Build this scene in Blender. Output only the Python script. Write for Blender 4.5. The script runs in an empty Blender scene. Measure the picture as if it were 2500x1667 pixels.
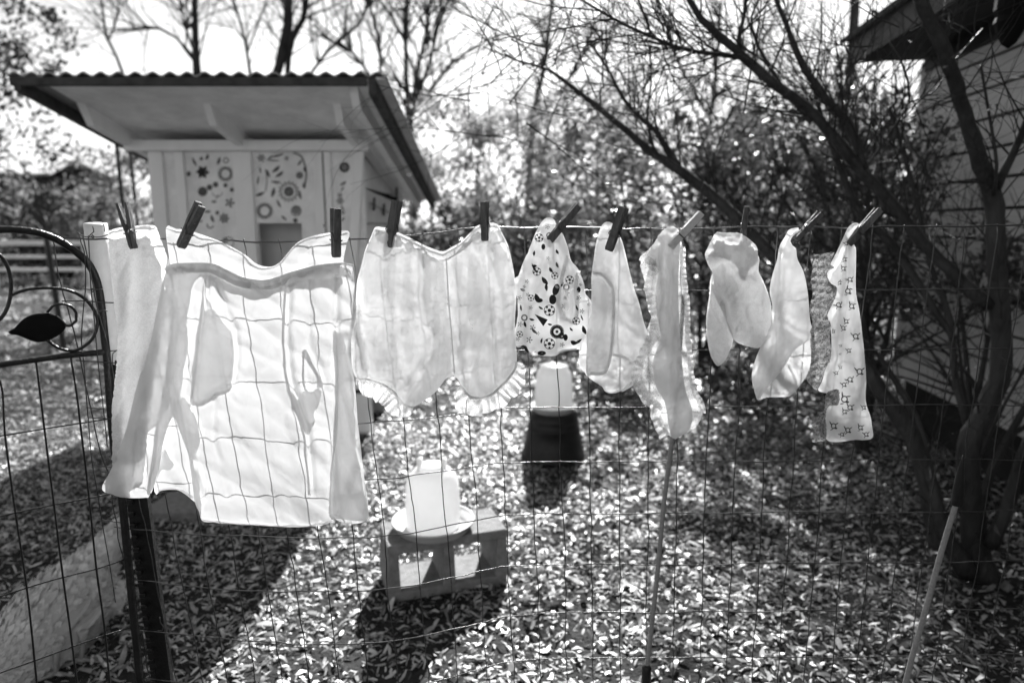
import bpy, math, random
import numpy as np
from mathutils import Vector, Matrix, noise
from mathutils.geometry import delaunay_2d_cdt
R = math.radians
rng = np.random.default_rng(7)
random.seed(7)
sc = bpy.context.scene
col = sc.collection
PITCH = R(9.7); FPX = 1667.0; CX = 1250.0; CY = 833.5
CAM = Vector((0, 0, 1.22))
ct, st = math.cos(PITCH), math.sin(PITCH)

# ------------------------------------------------------------------ calibration: photo pixel -> ray -> real point
def ray(px, py):
    u = (px-CX)/FPX; v = (CY-py)/FPX
    return Vector((u, ct+v*st, -st+v*ct))
def at(px, py, Y):
    r = ray(px, py); return CAM + r*(Y/r.y)
def gnd(px, py, z=0.0):
    r = ray(px, py); return CAM + r*((z-CAM.z)/r.z)
def depth(p):
    return p.y*ct - (p.z-CAM.z)*st

# ------------------------------------------------------------------ tagging
def tag(o, label=None, cat=None, group=None, kind=None):
    if label: o['label'] = label
    if cat: o['category'] = cat
    if group: o['group'] = group
    if kind: o['kind'] = kind
    return o
def empty(name, loc, label, cat, group=None):
    o = bpy.data.objects.new(name, None); col.objects.link(o)
    o.location = loc; o.empty_display_size = 0.05
    return tag(o, label, cat, group)
def link(name, me, mat, parent=None, smooth=False):
    if mat is not None and len(me.materials) == 0: me.materials.append(mat)
    if smooth: me.polygons.foreach_set('use_smooth', [True]*len(me.polygons))
    o = bpy.data.objects.new(name, me); col.objects.link(o)
    if parent is not None:
        o.parent = parent
        o.matrix_parent_inverse = Matrix.Translation(-Vector(parent.location)) if parent.type == 'EMPTY' and parent.parent is None else Matrix.Identity(4)
    return o
def copy_tree(o, parent=None):
    c = o.copy(); col.objects.link(c)
    if parent is not None: c.parent = parent
    for ch in o.children: copy_tree(ch, c)
    return c

# ------------------------------------------------------------------ mesh builder
class MB:
    def __init__(s): s.v = []; s.f = []
    def add(s, vs, fs):
        b = len(s.v); s.v.extend([tuple(v) for v in vs]); s.f.extend([tuple(i+b for i in f) for f in fs])
    def box(s, lo, hi, M=None, bev=0.0):
        x0, y0, z0 = lo; x1, y1, z1 = hi
        if bev <= 0:
            vs = [(x0,y0,z0),(x1,y0,z0),(x1,y1,z0),(x0,y1,z0),(x0,y0,z1),(x1,y0,z1),(x1,y1,z1),(x0,y1,z1)]
            fs = [(3,2,1,0),(4,5,6,7),(0,1,5,4),(1,2,6,5),(2,3,7,6),(3,0,4,7)]
        else:
            vs = []; fs = []
            b = bev
            prof = [(x0+b,y0),(x1-b,y0),(x1,y0+b),(x1,y1-b),(x1-b,y1),(x0+b,y1),(x0,y1-b),(x0,y0+b)]
            cxx, cyy = (x0+x1)/2, (y0+y1)/2
            def ins(p, k):
                return (p[0]+(k if p[0] < cxx else -k), p[1]+(k if p[1] < cyy else -k))
            rings = [([ins(p, b) for p in prof], z0), (prof, z0+b), (prof, z1-b), ([ins(p, b) for p in prof], z1)]
            for rr, z in rings: vs += [(p[0], p[1], z) for p in rr]
            for k in range(3):
                for i in range(8):
                    j = (i+1) % 8
                    fs.append((k*8+i, k*8+j, (k+1)*8+j, (k+1)*8+i))
            fs.append(tuple(range(7, -1, -1))); fs.append(tuple(range(24, 32)))
        if M is not None: vs = [M @ Vector(v) for v in vs]
        s.add(vs, fs)
    def tube(s, pts, rad, n=8, caps=True):
        pts = [Vector(p) for p in pts]
        if not hasattr(rad, '__len__'): rad = [rad]*len(pts)
        rings = []; up = None
        for i, p in enumerate(pts):
            a = pts[max(i-1, 0)]; c = pts[min(i+1, len(pts)-1)]
            d = (c-a)
            if d.length < 1e-9: d = Vector((0, 0, 1))
            d.normalize()
            if up is None:
                up = d.cross(Vector((0.3, 1, 0.2)))
                if up.length < 1e-3: up = d.cross(Vector((1, 0, 0)))
            up = (up - d*up.dot(d))
            if up.length < 1e-6: up = d.orthogonal()
            up.normalize(); w = d.cross(up)
            rings.append([p + (up*math.cos(2*math.pi*k/n)+w*math.sin(2*math.pi*k/n))*rad[i] for k in range(n)])
        vs = [v for r in rings for v in r]; fs = []
        for i in range(len(pts)-1):
            for k in range(n):
                j = (k+1) % n
                fs.append((i*n+k, i*n+j, (i+1)*n+j, (i+1)*n+k))
        if caps:
            fs.append(tuple(range(n-1, -1, -1))); fs.append(tuple(range((len(pts)-1)*n, len(pts)*n)))
        s.add(vs, fs)
    def lathe(s, prof, c, n=40, close=False):
        vs = []; fs = []; m = len(prof)
        for i in range(n):
            a = 2*math.pi*i/n
            for r, z in prof: vs.append((c[0]+r*math.cos(a), c[1]+r*math.sin(a), c[2]+z))
        for i in range(n):
            j = (i+1) % n
            for k in range(m-1): fs.append((i*m+k, j*m+k, j*m+k+1, i*m+k+1))
        s.add(vs, fs)
    def build(s, name, mat, parent=None, smooth=False):
        me = bpy.data.meshes.new(name); me.from_pydata(s.v, [], s.f); me.update()
        return link(name, me, mat, parent, smooth)
def fast_mesh(name, V, Fq, mat, parent=None, smooth=False, k=4):
    me = bpy.data.meshes.new(name)
    V = np.asarray(V, dtype=np.float32).reshape(-1, 3); Fq = np.asarray(Fq, dtype=np.int32).reshape(-1, k)
    me.vertices.add(len(V)); me.vertices.foreach_set('co', V.ravel())
    me.loops.add(Fq.size); me.loops.foreach_set('vertex_index', Fq.ravel())
    me.polygons.add(len(Fq)); me.polygons.foreach_set('loop_start', np.arange(0, Fq.size, k, dtype=np.int32))
    me.update(calc_edges=True); me.validate()
    return link(name, me, mat, parent, smooth)
def crom(pts, step=None, closed=False, n=6):
    P = [np.array(p, float) for p in pts]; out = []
    m = len(P)
    for i in range(m if closed else m-1):
        p0 = P[(i-1) % m] if closed else P[max(i-1, 0)]; p1 = P[i]
        p2 = P[(i+1) % m] if closed else P[i+1]; p3 = P[(i+2) % m] if closed else P[min(i+2, m-1)]
        k = n if step is None else max(1, int(np.linalg.norm((p2-p1)[:2])/step))
        for j in range(k):
            t = j/k
            out.append(0.5*((2*p1)+(-p0+p2)*t+(2*p0-5*p1+4*p2-p3)*t*t+(-p0+3*p1-3*p2+p3)*t**3))
    if not closed: out.append(P[-1])
    return out

# ------------------------------------------------------------------ materials (all neutral grey: the photograph is black and white)
def newmat(name):
    m = bpy.data.materials.new(name); m.use_nodes = True
    nt = m.node_tree; nt.nodes.clear(); return m, nt
def N(nt, typ, **kw):
    n = nt.nodes.new(typ)
    for k, v in kw.items():
        if k in n.inputs: n.inputs[k].default_value = v
        else: setattr(n, k, v)
    return n
def ramp(nt, src, a, b, lo, hi):
    r = nt.nodes.new('ShaderNodeMapRange'); nt.links.new(src, r.inputs['Value'])
    r.inputs['From Min'].default_value = a; r.inputs['From Max'].default_value = b
    r.inputs['To Min'].default_value = lo; r.inputs['To Max'].default_value = hi
    return r.outputs['Result']
def coords(nt, scale=(1, 1, 1)):
    tc = nt.nodes.new('ShaderNodeNewGeometry'); mp = nt.nodes.new('ShaderNodeMapping')
    nt.links.new(tc.outputs['Position'], mp.inputs['Vector']); mp.inputs['Scale'].default_value = scale
    return mp.outputs['Vector']
def pmat(name, g, rough=0.7, var=0.25, scale=20, bump=0.0, bscale=60, metal=0.0, spec=0.3, stretch=(1, 1, 1), island=0.0, transl=0.0, coat=0.0):
    m, nt = newmat(name); L = nt.links
    out = N(nt, 'ShaderNodeOutputMaterial'); b = N(nt, 'ShaderNodeBsdfPrincipled')
    b.inputs['Roughness'].default_value = rough; b.inputs['Metallic'].default_value = metal
    b.inputs['Specular IOR Level'].default_value = spec
    if coat: b.inputs['Coat Weight'].default_value = coat; b.inputs['Coat Roughness'].default_value = 0.2
    vec = coords(nt, stretch)
    nz = N(nt, 'ShaderNodeTexNoise', Scale=scale, Detail=5.0, Roughness=0.65); L.new(vec, nz.inputs['Vector'])
    v = ramp(nt, nz.outputs['Fac'], 0.3, 0.7, g*(1-var), g*(1+var))
    if island:
        geo = N(nt, 'ShaderNodeNewGeometry')
        iv = ramp(nt, geo.outputs['Random Per Island'], 0, 1, 1-island, 1+island)
        mu = N(nt, 'ShaderNodeMath', operation='MULTIPLY'); L.new(v, mu.inputs[0]); L.new(iv, mu.inputs[1]); v = mu.outputs[0]
    L.new(v, b.inputs['Base Color'])
    if bump:
        n2 = N(nt, 'ShaderNodeTexNoise', Scale=bscale, Detail=4.0); L.new(vec, n2.inputs['Vector'])
        bp = N(nt, 'ShaderNodeBump', Strength=bump, Distance=0.01); L.new(n2.outputs['Fac'], bp.inputs['Height'])
        L.new(bp.outputs['Normal'], b.inputs['Normal'])
    if transl:
        t = N(nt, 'ShaderNodeBsdfTranslucent'); L.new(v, t.inputs['Color'])
        mx = N(nt, 'ShaderNodeMixShader', Fac=transl); L.new(b.outputs[0], mx.inputs[1]); L.new(t.outputs[0], mx.inputs[2])
        L.new(mx.outputs[0], out.inputs['Surface'])
    else: L.new(b.outputs[0], out.inputs['Surface'])
    return m
def cloth_mat(name, g=0.85, transl=0.6, transp=0.15, weave=900, wb=0.25, terry=False, lace=None, mottle=0.06, mscale=25):
    m, nt = newmat(name); L = nt.links
    out = N(nt, 'ShaderNodeOutputMaterial')
    vec = coords(nt)
    nz = N(nt, 'ShaderNodeTexNoise', Scale=mscale, Detail=6.0, Roughness=0.6); L.new(vec, nz.inputs['Vector'])
    v = ramp(nt, nz.outputs['Fac'], 0.3, 0.7, g*(1-mottle), min(0.97, g*(1+mottle)))
    d = N(nt, 'ShaderNodeBsdfDiffuse'); t = N(nt, 'ShaderNodeBsdfTranslucent')
    L.new(v, d.inputs['Color']); L.new(v, t.inputs['Color'])
    if terry:
        vo = N(nt, 'ShaderNodeTexVoronoi', Scale=weave); L.new(vec, vo.inputs['Vector']); hgt = vo.outputs['Distance']
    else:
        n3 = N(nt, 'ShaderNodeTexNoise', Scale=weave, Detail=2.0); L.new(vec, n3.inputs['Vector']); hgt = n3.outputs['Fac']
    n4 = N(nt, 'ShaderNodeTexNoise', Scale=45.0, Detail=5.0, Distortion=1.2); L.new(vec, n4.inputs['Vector'])
    ad = N(nt, 'ShaderNodeMath', operation='MULTIPLY_ADD'); L.new(n4.outputs['Fac'], ad.inputs[0]); ad.inputs[1].default_value = 2.0; L.new(hgt, ad.inputs[2])
    bp = N(nt, 'ShaderNodeBump', Strength=wb, Distance=0.003); L.new(ad.outputs[0], bp.inputs['Height'])
    L.new(bp.outputs['Normal'], d.inputs['Normal']); L.new(bp.outputs['Normal'], t.inputs['Normal'])
    mx = N(nt, 'ShaderNodeMixShader', Fac=transl); L.new(d.outputs[0], mx.inputs[1]); L.new(t.outputs[0], mx.inputs[2])
    tr = N(nt, 'ShaderNodeBsdfTransparent')
    m2 = N(nt, 'ShaderNodeMixShader', Fac=transp); L.new(mx.outputs[0], m2.inputs[1]); L.new(tr.outputs[0], m2.inputs[2])
    if lace:
        vo = N(nt, 'ShaderNodeTexVoronoi', Scale=lace, feature='DISTANCE_TO_EDGE'); L.new(vec, vo.inputs['Vector'])
        vo2 = N(nt, 'ShaderNodeTexVoronoi', Scale=lace*0.28); L.new(vec, vo2.inputs['Vector'])
        a = ramp(nt, vo.outputs['Distance'], 0.10, 0.22, 0.0, 0.42)
        b2 = ramp(nt, vo2.outputs['Distance'], 0.30, 0.42, 0.0, 1.0)
        mu = N(nt, 'ShaderNodeMath', operation='MULTIPLY'); L.new(a, mu.inputs[0]); L.new(b2, mu.inputs[1])
        af = N(nt, 'ShaderNodeMath', operation='MAXIMUM'); L.new(mu.outputs[0], af.inputs[0]); af.inputs[1].default_value = transp
        L.new(af.outputs[0], m2.inputs['Fac'])
    L.new(m2.outputs[0], out.inputs['Surface'])
    return m

M = {}
M['sheer'] = cloth_mat('sheer_cotton', 0.84, 0.245, 0.10, mottle=0.03)
M['sheer_fold'] = cloth_mat('sheer_cotton_folded', 0.84, 0.30, 0.10, mottle=0.03)
M['band'] = cloth_mat('gathered_cotton', 0.80, 0.24, 0.03, wb=0.4, mottle=0.08, mscale=60)
M['crinkle'] = cloth_mat('crinkled_cotton', 0.86, 0.33, 0.09, wb=0.5, mottle=0.03)
M['back_cloth'] = cloth_mat('thin_back_cloth', 0.86, 0.45, 0.36)
M['jersey_fold'] = cloth_mat('thin_jersey', 0.86, 0.45, 0.42)
M['jersey'] = cloth_mat('white_jersey', 0.85, 0.34, 0.06, wb=0.3, mottle=0.04)
M['terry'] = cloth_mat('white_terry', 0.86, 0.46, 0.0, weave=900, wb=0.6, terry=True, mottle=0.12, mscale=400)
M['terry_soft'] = cloth_mat('soft_terry', 0.87, 0.55, 0.0, weave=700, wb=0.6, terry=True, mottle=0.07, mscale=500)
M['lace'] = cloth_mat('white_lace', 0.86, 0.55, 0.05, wb=0.6, lace=330, mottle=0.15, mscale=120)
M['dark_lace'] = cloth_mat('grey_lace', 0.36, 0.35, 0.0, wb=1.0, lace=420, mottle=0.8, mscale=300)
M['ink'] = pmat('dark_print_ink', 0.03, 0.8, 0.3, transl=0.15)
M['ink_mid'] = pmat('grey_print_ink', 0.11, 0.8, 0.3, transl=0.3)
M['peg'] = pmat('dark_peg_wood', 0.13, 0.75, 0.55, 60, 0.6, 260, stretch=(1, 1, 0.25))
M['peg_light'] = pmat('pale_peg_wood', 0.62, 0.75, 0.2, 60, 0.4, 260)
M['wire'] = pmat('galvanised_wire', 0.13, 0.3, 0.3, 80, 0.1, 300, metal=1.0)
M['black_iron'] = pmat('black_painted_iron', 0.012, 0.32, 0.4, 40, 0.25, 220, spec=0.5)
M['black_plastic'] = pmat('black_plastic', 0.018, 0.45, 0.3, 30, 0.1, 100)
M['sleeve'] = pmat('white_plastic_sleeve', 0.72, 0.45, 0.10, 30, 0.15, 60, transl=0.25)
M['rod'] = pmat('fibreglass_rod', 0.32, 0.7, 0.2, 200, 0.4, 500)
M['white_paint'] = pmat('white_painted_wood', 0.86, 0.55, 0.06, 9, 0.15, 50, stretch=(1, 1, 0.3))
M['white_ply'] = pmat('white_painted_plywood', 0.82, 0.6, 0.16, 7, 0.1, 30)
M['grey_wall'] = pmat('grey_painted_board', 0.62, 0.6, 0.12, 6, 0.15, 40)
M['dark_in'] = pmat('dark_wood_and_shade', 0.06, 0.9, 0.5, 12)
M['tin'] = pmat('weathered_corrugated_metal', 0.22, 0.5, 0.4, 6, 0.2, 40, metal=0.6)
M['stencil'] = pmat('grey_stencil_paint', 0.10, 0.7, 0.25, 60)
M['jar'] = pmat('milky_plastic', 0.90, 0.35, 0.03, 14, transl=0.58, spec=0.4)
M['tray'] = pmat('grey_plastic_tray', 0.45, 0.5, 0.10, 12, spec=0.3)
M['concrete'] = pmat('concrete', 0.22, 0.95, 0.25, 40, 0.6, 180)
M['bark'] = pmat('smooth_bark', 0.036, 0.5, 0.6, 16, 0.9, 70, stretch=(1, 1, 0.25))
M['bark_far'] = pmat('far_bark', 0.04, 0.9, 0.3, 8)
M['twig'] = pmat('twig_bark', 0.028, 0.7, 0.4, 30)
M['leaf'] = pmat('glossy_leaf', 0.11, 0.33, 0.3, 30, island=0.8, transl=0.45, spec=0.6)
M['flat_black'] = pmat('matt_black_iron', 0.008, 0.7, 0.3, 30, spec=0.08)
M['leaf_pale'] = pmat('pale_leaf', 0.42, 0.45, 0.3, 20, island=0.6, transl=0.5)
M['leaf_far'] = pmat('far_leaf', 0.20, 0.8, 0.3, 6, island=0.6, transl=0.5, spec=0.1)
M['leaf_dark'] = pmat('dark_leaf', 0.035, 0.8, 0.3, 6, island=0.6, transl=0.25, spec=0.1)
M['dry_leaf'] = pmat('dry_leaf', 0.12, 0.8, 0.3, 30, transl=0.3)
M['siding'] = pmat('painted_lap_siding', 0.50, 0.6, 0.12, 5, 0.15, 40, stretch=(1, 1, 4))
M['trimdark'] = pmat('dark_trim_and_lap_shadow', 0.018, 0.6, 0.2, 6)
M['shingle'] = pmat('dark_shingles', 0.04, 0.9, 0.4, 20, 0.5, 60)
M['skirt'] = pmat('dark_skirting', 0.02, 0.9, 0.4, 10)
M['soil'] = pmat('dark_mulch_soil', 0.02, 0.95, 0.7, 22, 1.0, 60)
M['chip'] = pmat('wood_chip', 0.34, 0.38, 0.25, 50, island=0.9, transl=0.15, spec=0.6)
M['big_leaf'] = pmat('dead_leaf', 0.24, 0.5, 0.4, 60, island=0.8, transl=0.25)
M['grass'] = pmat('dry_lawn', 0.30, 0.9, 0.3, 10, transl=0.3, island=0.4)
M['roof_far'] = pmat('glint_pale_roof', 0.85, 0.6, 0.1, 3)  # roof colour set pale to carry a sun glint
M['feather'] = pmat('pale_feather', 0.68, 0.8, 0.25, 9, island=0.15, transl=0.25)
M['wing'] = pmat('wing_feather', 0.52, 0.8, 0.2, 14, island=0.10, transl=0.2)
M['comb'] = pmat('comb_skin', 0.12, 0.6, 0.2, 60)
M['beak'] = pmat('beak_horn', 0.35, 0.5, 0.2, 60)

# ------------------------------------------------------------------ camera, world, sun
cam = bpy.data.cameras.new('camera'); co = bpy.data.objects.new('camera', cam); col.objects.link(co)
co.location = CAM; co.rotation_euler = (math.pi/2-PITCH, 0, 0)
cam.sensor_width = 36; cam.lens = FPX/2500*36; cam.clip_end = 500; cam.clip_start = 0.05
cam.dof.use_dof = True; cam.dof.focus_distance = 1.10; cam.dof.aperture_fstop = 3.1
sc.camera = co
SUN_EL, SUN_AZ = 37.0, 7.0
w = bpy.data.worlds.new('World'); sc.world = w; w.use_nodes = True
nt = w.node_tree; nt.nodes.clear()
sky = N(nt, 'ShaderNodeTexSky', sky_type='NISHITA', sun_disc=False)
sky.sun_elevation = R(SUN_EL); sky.sun_rotation = R(SUN_AZ); sky.dust_density = 1.0
bw = N(nt, 'ShaderNodeRGBToBW'); bg = N(nt, 'ShaderNodeBackground', Strength=0.072); wo = N(nt, 'ShaderNodeOutputWorld')
nt.links.new(sky.outputs[0], bw.inputs[0]); nt.links.new(bw.outputs[0], bg.inputs['Color']); nt.links.new(bg.outputs[0], wo.inputs[0])
sl = bpy.data.lights.new('sun', 'SUN'); sl.energy = 5.0; sl.angle = R(0.5); sl.color = (1, 1, 1)
so = bpy.data.objects.new('sun', sl); col.objects.link(so)
sd = Vector((math.sin(R(SUN_AZ))*math.cos(R(SUN_EL)), math.cos(R(SUN_AZ))*math.cos(R(SUN_EL)), math.sin(R(SUN_EL))))
so.rotation_euler = sd.to_track_quat('Z', 'Y').to_euler(); so.location = sd*30
sc.view_settings.view_transform = 'Standard'; sc.view_settings.look = 'None'; sc.view_settings.gamma = 1
sc.view_settings.exposure = 1.45
sc.render.engine = 'CYCLES'
sc.cycles.use_denoising = True
sc.cycles.max_bounces = 7; sc.cycles.transparent_max_bounces = 24; sc.cycles.transmission_bounces = 5
sc.cycles.sample_clamp_indirect = 8

# ------------------------------------------------------------------ wire fence surface
PS = np.array([-1.4, -1.0, -.68, -.55, -.4, -.3, -.2, -.12, -.05, .04, .15, .4, .85, 1.6])
PY = np.array([1.12, 1.07, 1.04, 1.015, 1.0, 1.003, 1.02, 1.055, 1.085, 1.098, 1.10, 1.10, 1.11, 1.13])
ZS = np.array([-1.4, -.6, -.3, -.16, -.05, .15, .8, 1.6]); ZO = np.array([.02, .02, .024, .016, .004, .006, .002, .0])
def prof(s): return float(np.interp(s, PS, PY))
SHX, LEAN = .0447, .0993
def fsurf(s, t):
    zo = float(np.interp(s, ZS, ZO))*max(0, 1-t/.4)
    return Vector((s+SHX*t, prof(s)+LEAN*t, 1.22-t-zo))
def FN(px, py, off=0.0):
    Y = 1.1
    for _ in range(4):
        p = at(px, py, Y); t = 1.22-p.z; Y = prof(p.x-SHX*t)+LEAN*t
    p = at(px, py, Y)
    if off: p = p + (CAM-p).normalized()*off
    return p
# ================================================================== SETTING: ground
def gz(x, y):
    return 0.02*noise.noise(Vector((x*1.3, y*1.3, 0)))+0.01*noise.noise(Vector((x*5, y*5, 3)))
xs = np.concatenate([np.linspace(-140, -8, 24), np.linspace(-7.8, 7.8, 150), np.linspace(8, 140, 24)])
ys = np.concatenate([np.linspace(-30, -1, 10), np.linspace(-.8, 12, 130), np.linspace(12.5, 260, 40)])
V = [(x, y, gz(x, y) if (abs(x) < 9 and y < 14) else 0) for y in ys for x in xs]
nx = len(xs)
Fq = [(j*nx+i, j*nx+i+1, (j+1)*nx+i+1, (j+1)*nx+i) for j in range(len(ys)-1) for i in range(nx-1)]
tag(fast_mesh('ground', V, Fq, M['soil'], smooth=True), kind='structure')

def patchy(x, y):
    r_ = np.random.default_rng(99).uniform(0, 1, len(x))
    q = np.array([noise.noise(Vector((a*1.6, b*1.6, 8)))+.5*noise.noise(Vector((a*4.5, b*4.5, 2))) for a, b in zip(x, y)])
    return r_ < np.clip(.98+1.1*q, .55, 1)
def scatter_chips(name, n, yr, size, seed, tilt, layer, mat, xlim=lambda y: .86*y+.8, filt=None):
    r = np.random.default_rng(seed)
    y = np.sqrt(r.uniform(yr[0]**2, yr[1]**2, n)); x = r.uniform(-1, 1, n)*xlim(y)
    if filt is not None:
        k = filt(x, y); x = x[k]; y = y[k]; n = len(x)
    z = np.array([gz(a, b) for a, b in zip(x, y)])+r.uniform(0.0, layer, n)
    L = size*r.lognormal(0, .38, n); W = L*r.uniform(.15, .40, n); cur = L*r.uniform(-.12, .25, n)
    yaw = r.uniform(0, 2*np.pi, n); pit = r.normal(0, tilt, n); rol = r.normal(0, tilt, n)
    lx = np.array([-.5, -.5, 0, 0, .5, .5]); ly = np.array([-.35, .35, .5, -.5, -.2, .2]); lz = np.array([0, 0, 1, 1, 0, 0])
    P = np.stack([L[:, None]*lx, W[:, None]*ly, cur[:, None]*lz], -1)
    def rot(P, a, i, j):
        c, s = np.cos(a)[:, None], np.sin(a)[:, None]; A = P[..., i].copy(); B = P[..., j].copy()
        P[..., i] = A*c-B*s; P[..., j] = A*s+B*c
    rot(P, rol, 1, 2); rot(P, pit, 0, 2); rot(P, yaw, 0, 1)
    P += np.stack([x, y, z], -1)[:, None, :]
    b = np.arange(n)[:, None]*6
    Fq = np.concatenate([b+np.array([[0, 3, 2, 1]]), b+np.array([[3, 4, 5, 2]])], 0)
    return fast_mesh(name, P.reshape(-1, 3), Fq, mat)
tag(scatter_chips('wood_chips', 100000, (1.0, 4.2), .021, 1, .32, .014, M['chip'], filt=patchy), 'pale and dark curled wood chips and dead leaves covering the yard near the wire fence', 'wood chips', kind='stuff')
tag(scatter_chips('wood_chips', 54000, (4.2, 9.5), .038, 2, .30, .018, M['chip'], filt=patchy), 'wood chips and leaf litter covering the yard farther back behind the black bucket', 'wood chips', kind='stuff')
tag(scatter_chips('fallen_leaves', 3400, (1.1, 6.5), .046, 5, .45, .02, M['big_leaf'], filt=lambda x, y: np.array([noise.noise(Vector((a*1.1, b*1.1, 30))) for a, b in zip(x, y)]) > -.05), 'larger curled dead leaves lying in drifts on the wood chips', 'fallen leaves', kind='stuff')
m = MB(); rk = random.Random(44)
for i in range(170):
    y = rk.uniform(1.5, 6); x = rk.uniform(-.8, .8)*y; a = rk.uniform(0, 6.28); L = rk.uniform(.05, .22); z = gz(x, y)+.016
    m.tube([(x, y, z), (x+L*.5*math.cos(a), y+L*.5*math.sin(a), z+rk.uniform(0, .015)), (x+L*math.cos(a+.2), y+L*math.sin(a+.2), z)], [.002, .0018, .001], 4)
tag(m.build('fallen_twigs', M['twig']), 'thin dead twigs scattered over the wood chips', 'twigs', kind='stuff')
# pale dry lawn at the far left and beyond
tag(scatter_chips('lawn_grass', 16000, (8.5, 30), .16, 3, .8, .05, M['grass'], xlim=lambda y: .9*y), 'pale dry grass beyond the yard', 'grass', kind='stuff')

# ================================================================== COOP
def loc_box(mb, x0, x1, y0, y1, z0, z1, bev=0.0): mb.box((x0, y0, z0), (x1, y1, z1), bev=bev)
YW = 3.85
def cxx(px, y=345, Y=YW): return at(px, y, Y).x
def czz(py, Y=YW): return at(CX, py, Y).z
SL = .195
def zroof(y): return 1.862-SL*(y-3.15)          # underside of the metal
coop = empty('chicken_coop', (-1.4, 4.4, 0), 'white painted chicken coop with stencilled flowers and an overhanging corrugated metal roof', 'chicken coop')
XL, XR = cxx(362), cxx(886)
zt = czz(370)
dx0, dx1, dz1, dz0 = cxx(617), cxx(726), czz(545), .80
m = MB()
for a, b, c, d in ((XL, dx0, .28, zt), (dx1, XR, .28, zt), (dx0, dx1, dz1, zt), (dx0, dx1, .28, dz0)): loc_box(m, a, b, YW, YW+.02, c, d)
m.build('front_wall', M['white_ply'], coop)
m = MB()
loc_box(m, XL, XL+.02, YW+.02, 4.95, .28, 1.62)
m.build('side_wall', M['white_ply'], coop)
# right wall as lapped boards, sloping top
m = MB()
for k in range(7):
    z0 = .28+k*.19
    for (ya, yb) in ((YW+.022, 4.95),):
        za = min(z0+.185, zroof(ya)-.14); zb = min(z0+.185, zroof(yb)-.14)
        if zb <= z0: zb = z0+.001
        vs = [(XR-.02, ya, z0), (XR+.012, ya, z0), (XR+.012, yb, z0), (XR-.02, yb, z0), (XR-.02, ya, za), (XR, ya, za), (XR, yb, zb), (XR-.02, yb, zb)]
        m.add(vs, [(3,2,1,0),(4,5,6,7),(0,1,5,4),(1,2,6,5),(2,3,7,6),(3,0,4,7)])
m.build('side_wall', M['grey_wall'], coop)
m = MB(); loc_box(m, XL, XR, 4.95, 4.97, .28, 1.48); loc_box(m, XL+.021, XR-.022, YW+.021, YW+.027, .285, 1.60) if False else None; m.build('back_wall', M['dark_in'], coop)  # coop inside coloured dark so its openings look shaded
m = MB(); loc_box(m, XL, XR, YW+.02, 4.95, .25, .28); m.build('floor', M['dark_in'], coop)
m = MB(); loc_box(m, XL+.03, XR-.03, YW+.16, YW+.18, .285, 1.25); m.build('added_door_panel', M['grey_wall'], coop)  # pale panel added close behind the pop door to lighten its opening
for (x, y) in ((XL+.04, YW+.06), (XR-.06, YW+.06), (XL+.04, 4.9), (XR-.06, 4.9)):
    m = MB(); loc_box(m, x-.04, x+.04, y-.04, y+.04, 0, .25); m.build('leg', M['white_paint'], coop)
m = MB(); loc_box(m, cxx(310), cxx(903), YW-.045, YW-.002, czz(370), czz(344), .004); m.build('header_beam', M['white_paint'], coop)
for a, b, p in ((362, 396, .022), (425, 447, .018), (566, 613, .020), (764, 806, .020)):
    m = MB(); loc_box(m, cxx(a), cxx(b), YW-p, YW-.001, .28, czz(371), .003); m.build('trim_board', M['white_paint'], coop)
m = MB()   # corner board leaning inwards towards the bottom, as in the photo
xa, xb = cxx(866), cxx(890)
m.box((xa, YW-.026, .28), (xb, YW-.001, czz(371)), bev=.003)
m.v = [(v[0]-(czz(371)-v[2])*.10, v[1], v[2]) for v in m.v]
m.build('trim_board', M['white_paint'], coop)
m = MB(); loc_box(m, cxx(787), cxx(790), YW-.023, YW-.0205, czz(600), czz(372)); m.build('groove', M['dark_in'], coop)
# roof
RX0, RX1, RY0, RY1 = at(18, 185, 3.15).x, at(944, 190, 3.15).x, 3.15, 5.45
nseg = 260; m = MB()
vs = []
for j, y in enumerate(np.linspace(RY0, RY1, 6)):
    for i in range(nseg+1):
        x = RX0+(RX1-RX0)*i/nseg
        wv = .008*math.sin(2*math.pi*x/.076)
        vs.append((x, y, zroof(y)+.012+wv)); vs.append((x, y, zroof(y)+.004+wv))
n2 = (nseg+1)*2; fs = []
for j in range(5):
    for i in range(nseg):
        a = j*n2+i*2; b = a+2; c = b+n2; d = a+n2
        fs.append((a, b, c, d)); fs.append((a+1, d+1, c+1, b+1))
for i in range(nseg):
    a = i*2; fs.append((a, a+1, a+3, a+2)); a = 5*n2+i*2; fs.append((a, a+2, a+3, a+1))
for j in range(5):
    a = j*n2; fs.append((a, a+n2, a+n2+1, a+1)); a = j*n2+nseg*2; fs.append((a, a+1, a+n2+1, a+n2))
m.add(vs, fs); m.build('metal_roof', M['tin'], coop)
def slopebox(mb, x0, x1, y0, y1, t0, t1):
    vs = []
    for (x, y) in ((x0, y0), (x1, y0), (x1, y1), (x0, y1)): vs.append((x, y, zroof(y)-t1))
    for (x, y) in ((x0, y0), (x1, y0), (x1, y1), (x0, y1)): vs.append((x, y, zroof(y)-t0))
    mb.add(vs, [(3,2,1,0),(4,5,6,7),(0,1,5,4),(1,2,6,5),(2,3,7,6),(3,0,4,7)])
m = MB(); slopebox(m, RX0+.13, RX1-.085, RY0+.02, RY1-.03, .004, .014); m.build('soffit_board', M['white_ply'], coop)
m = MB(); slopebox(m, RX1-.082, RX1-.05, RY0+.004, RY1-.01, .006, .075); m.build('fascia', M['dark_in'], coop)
m = MB(); slopebox(m, RX0+.02, RX0+.05, RY0+.004, RY1-.01, .006, .06); m.build('fascia', M['dark_in'], coop)
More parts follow.
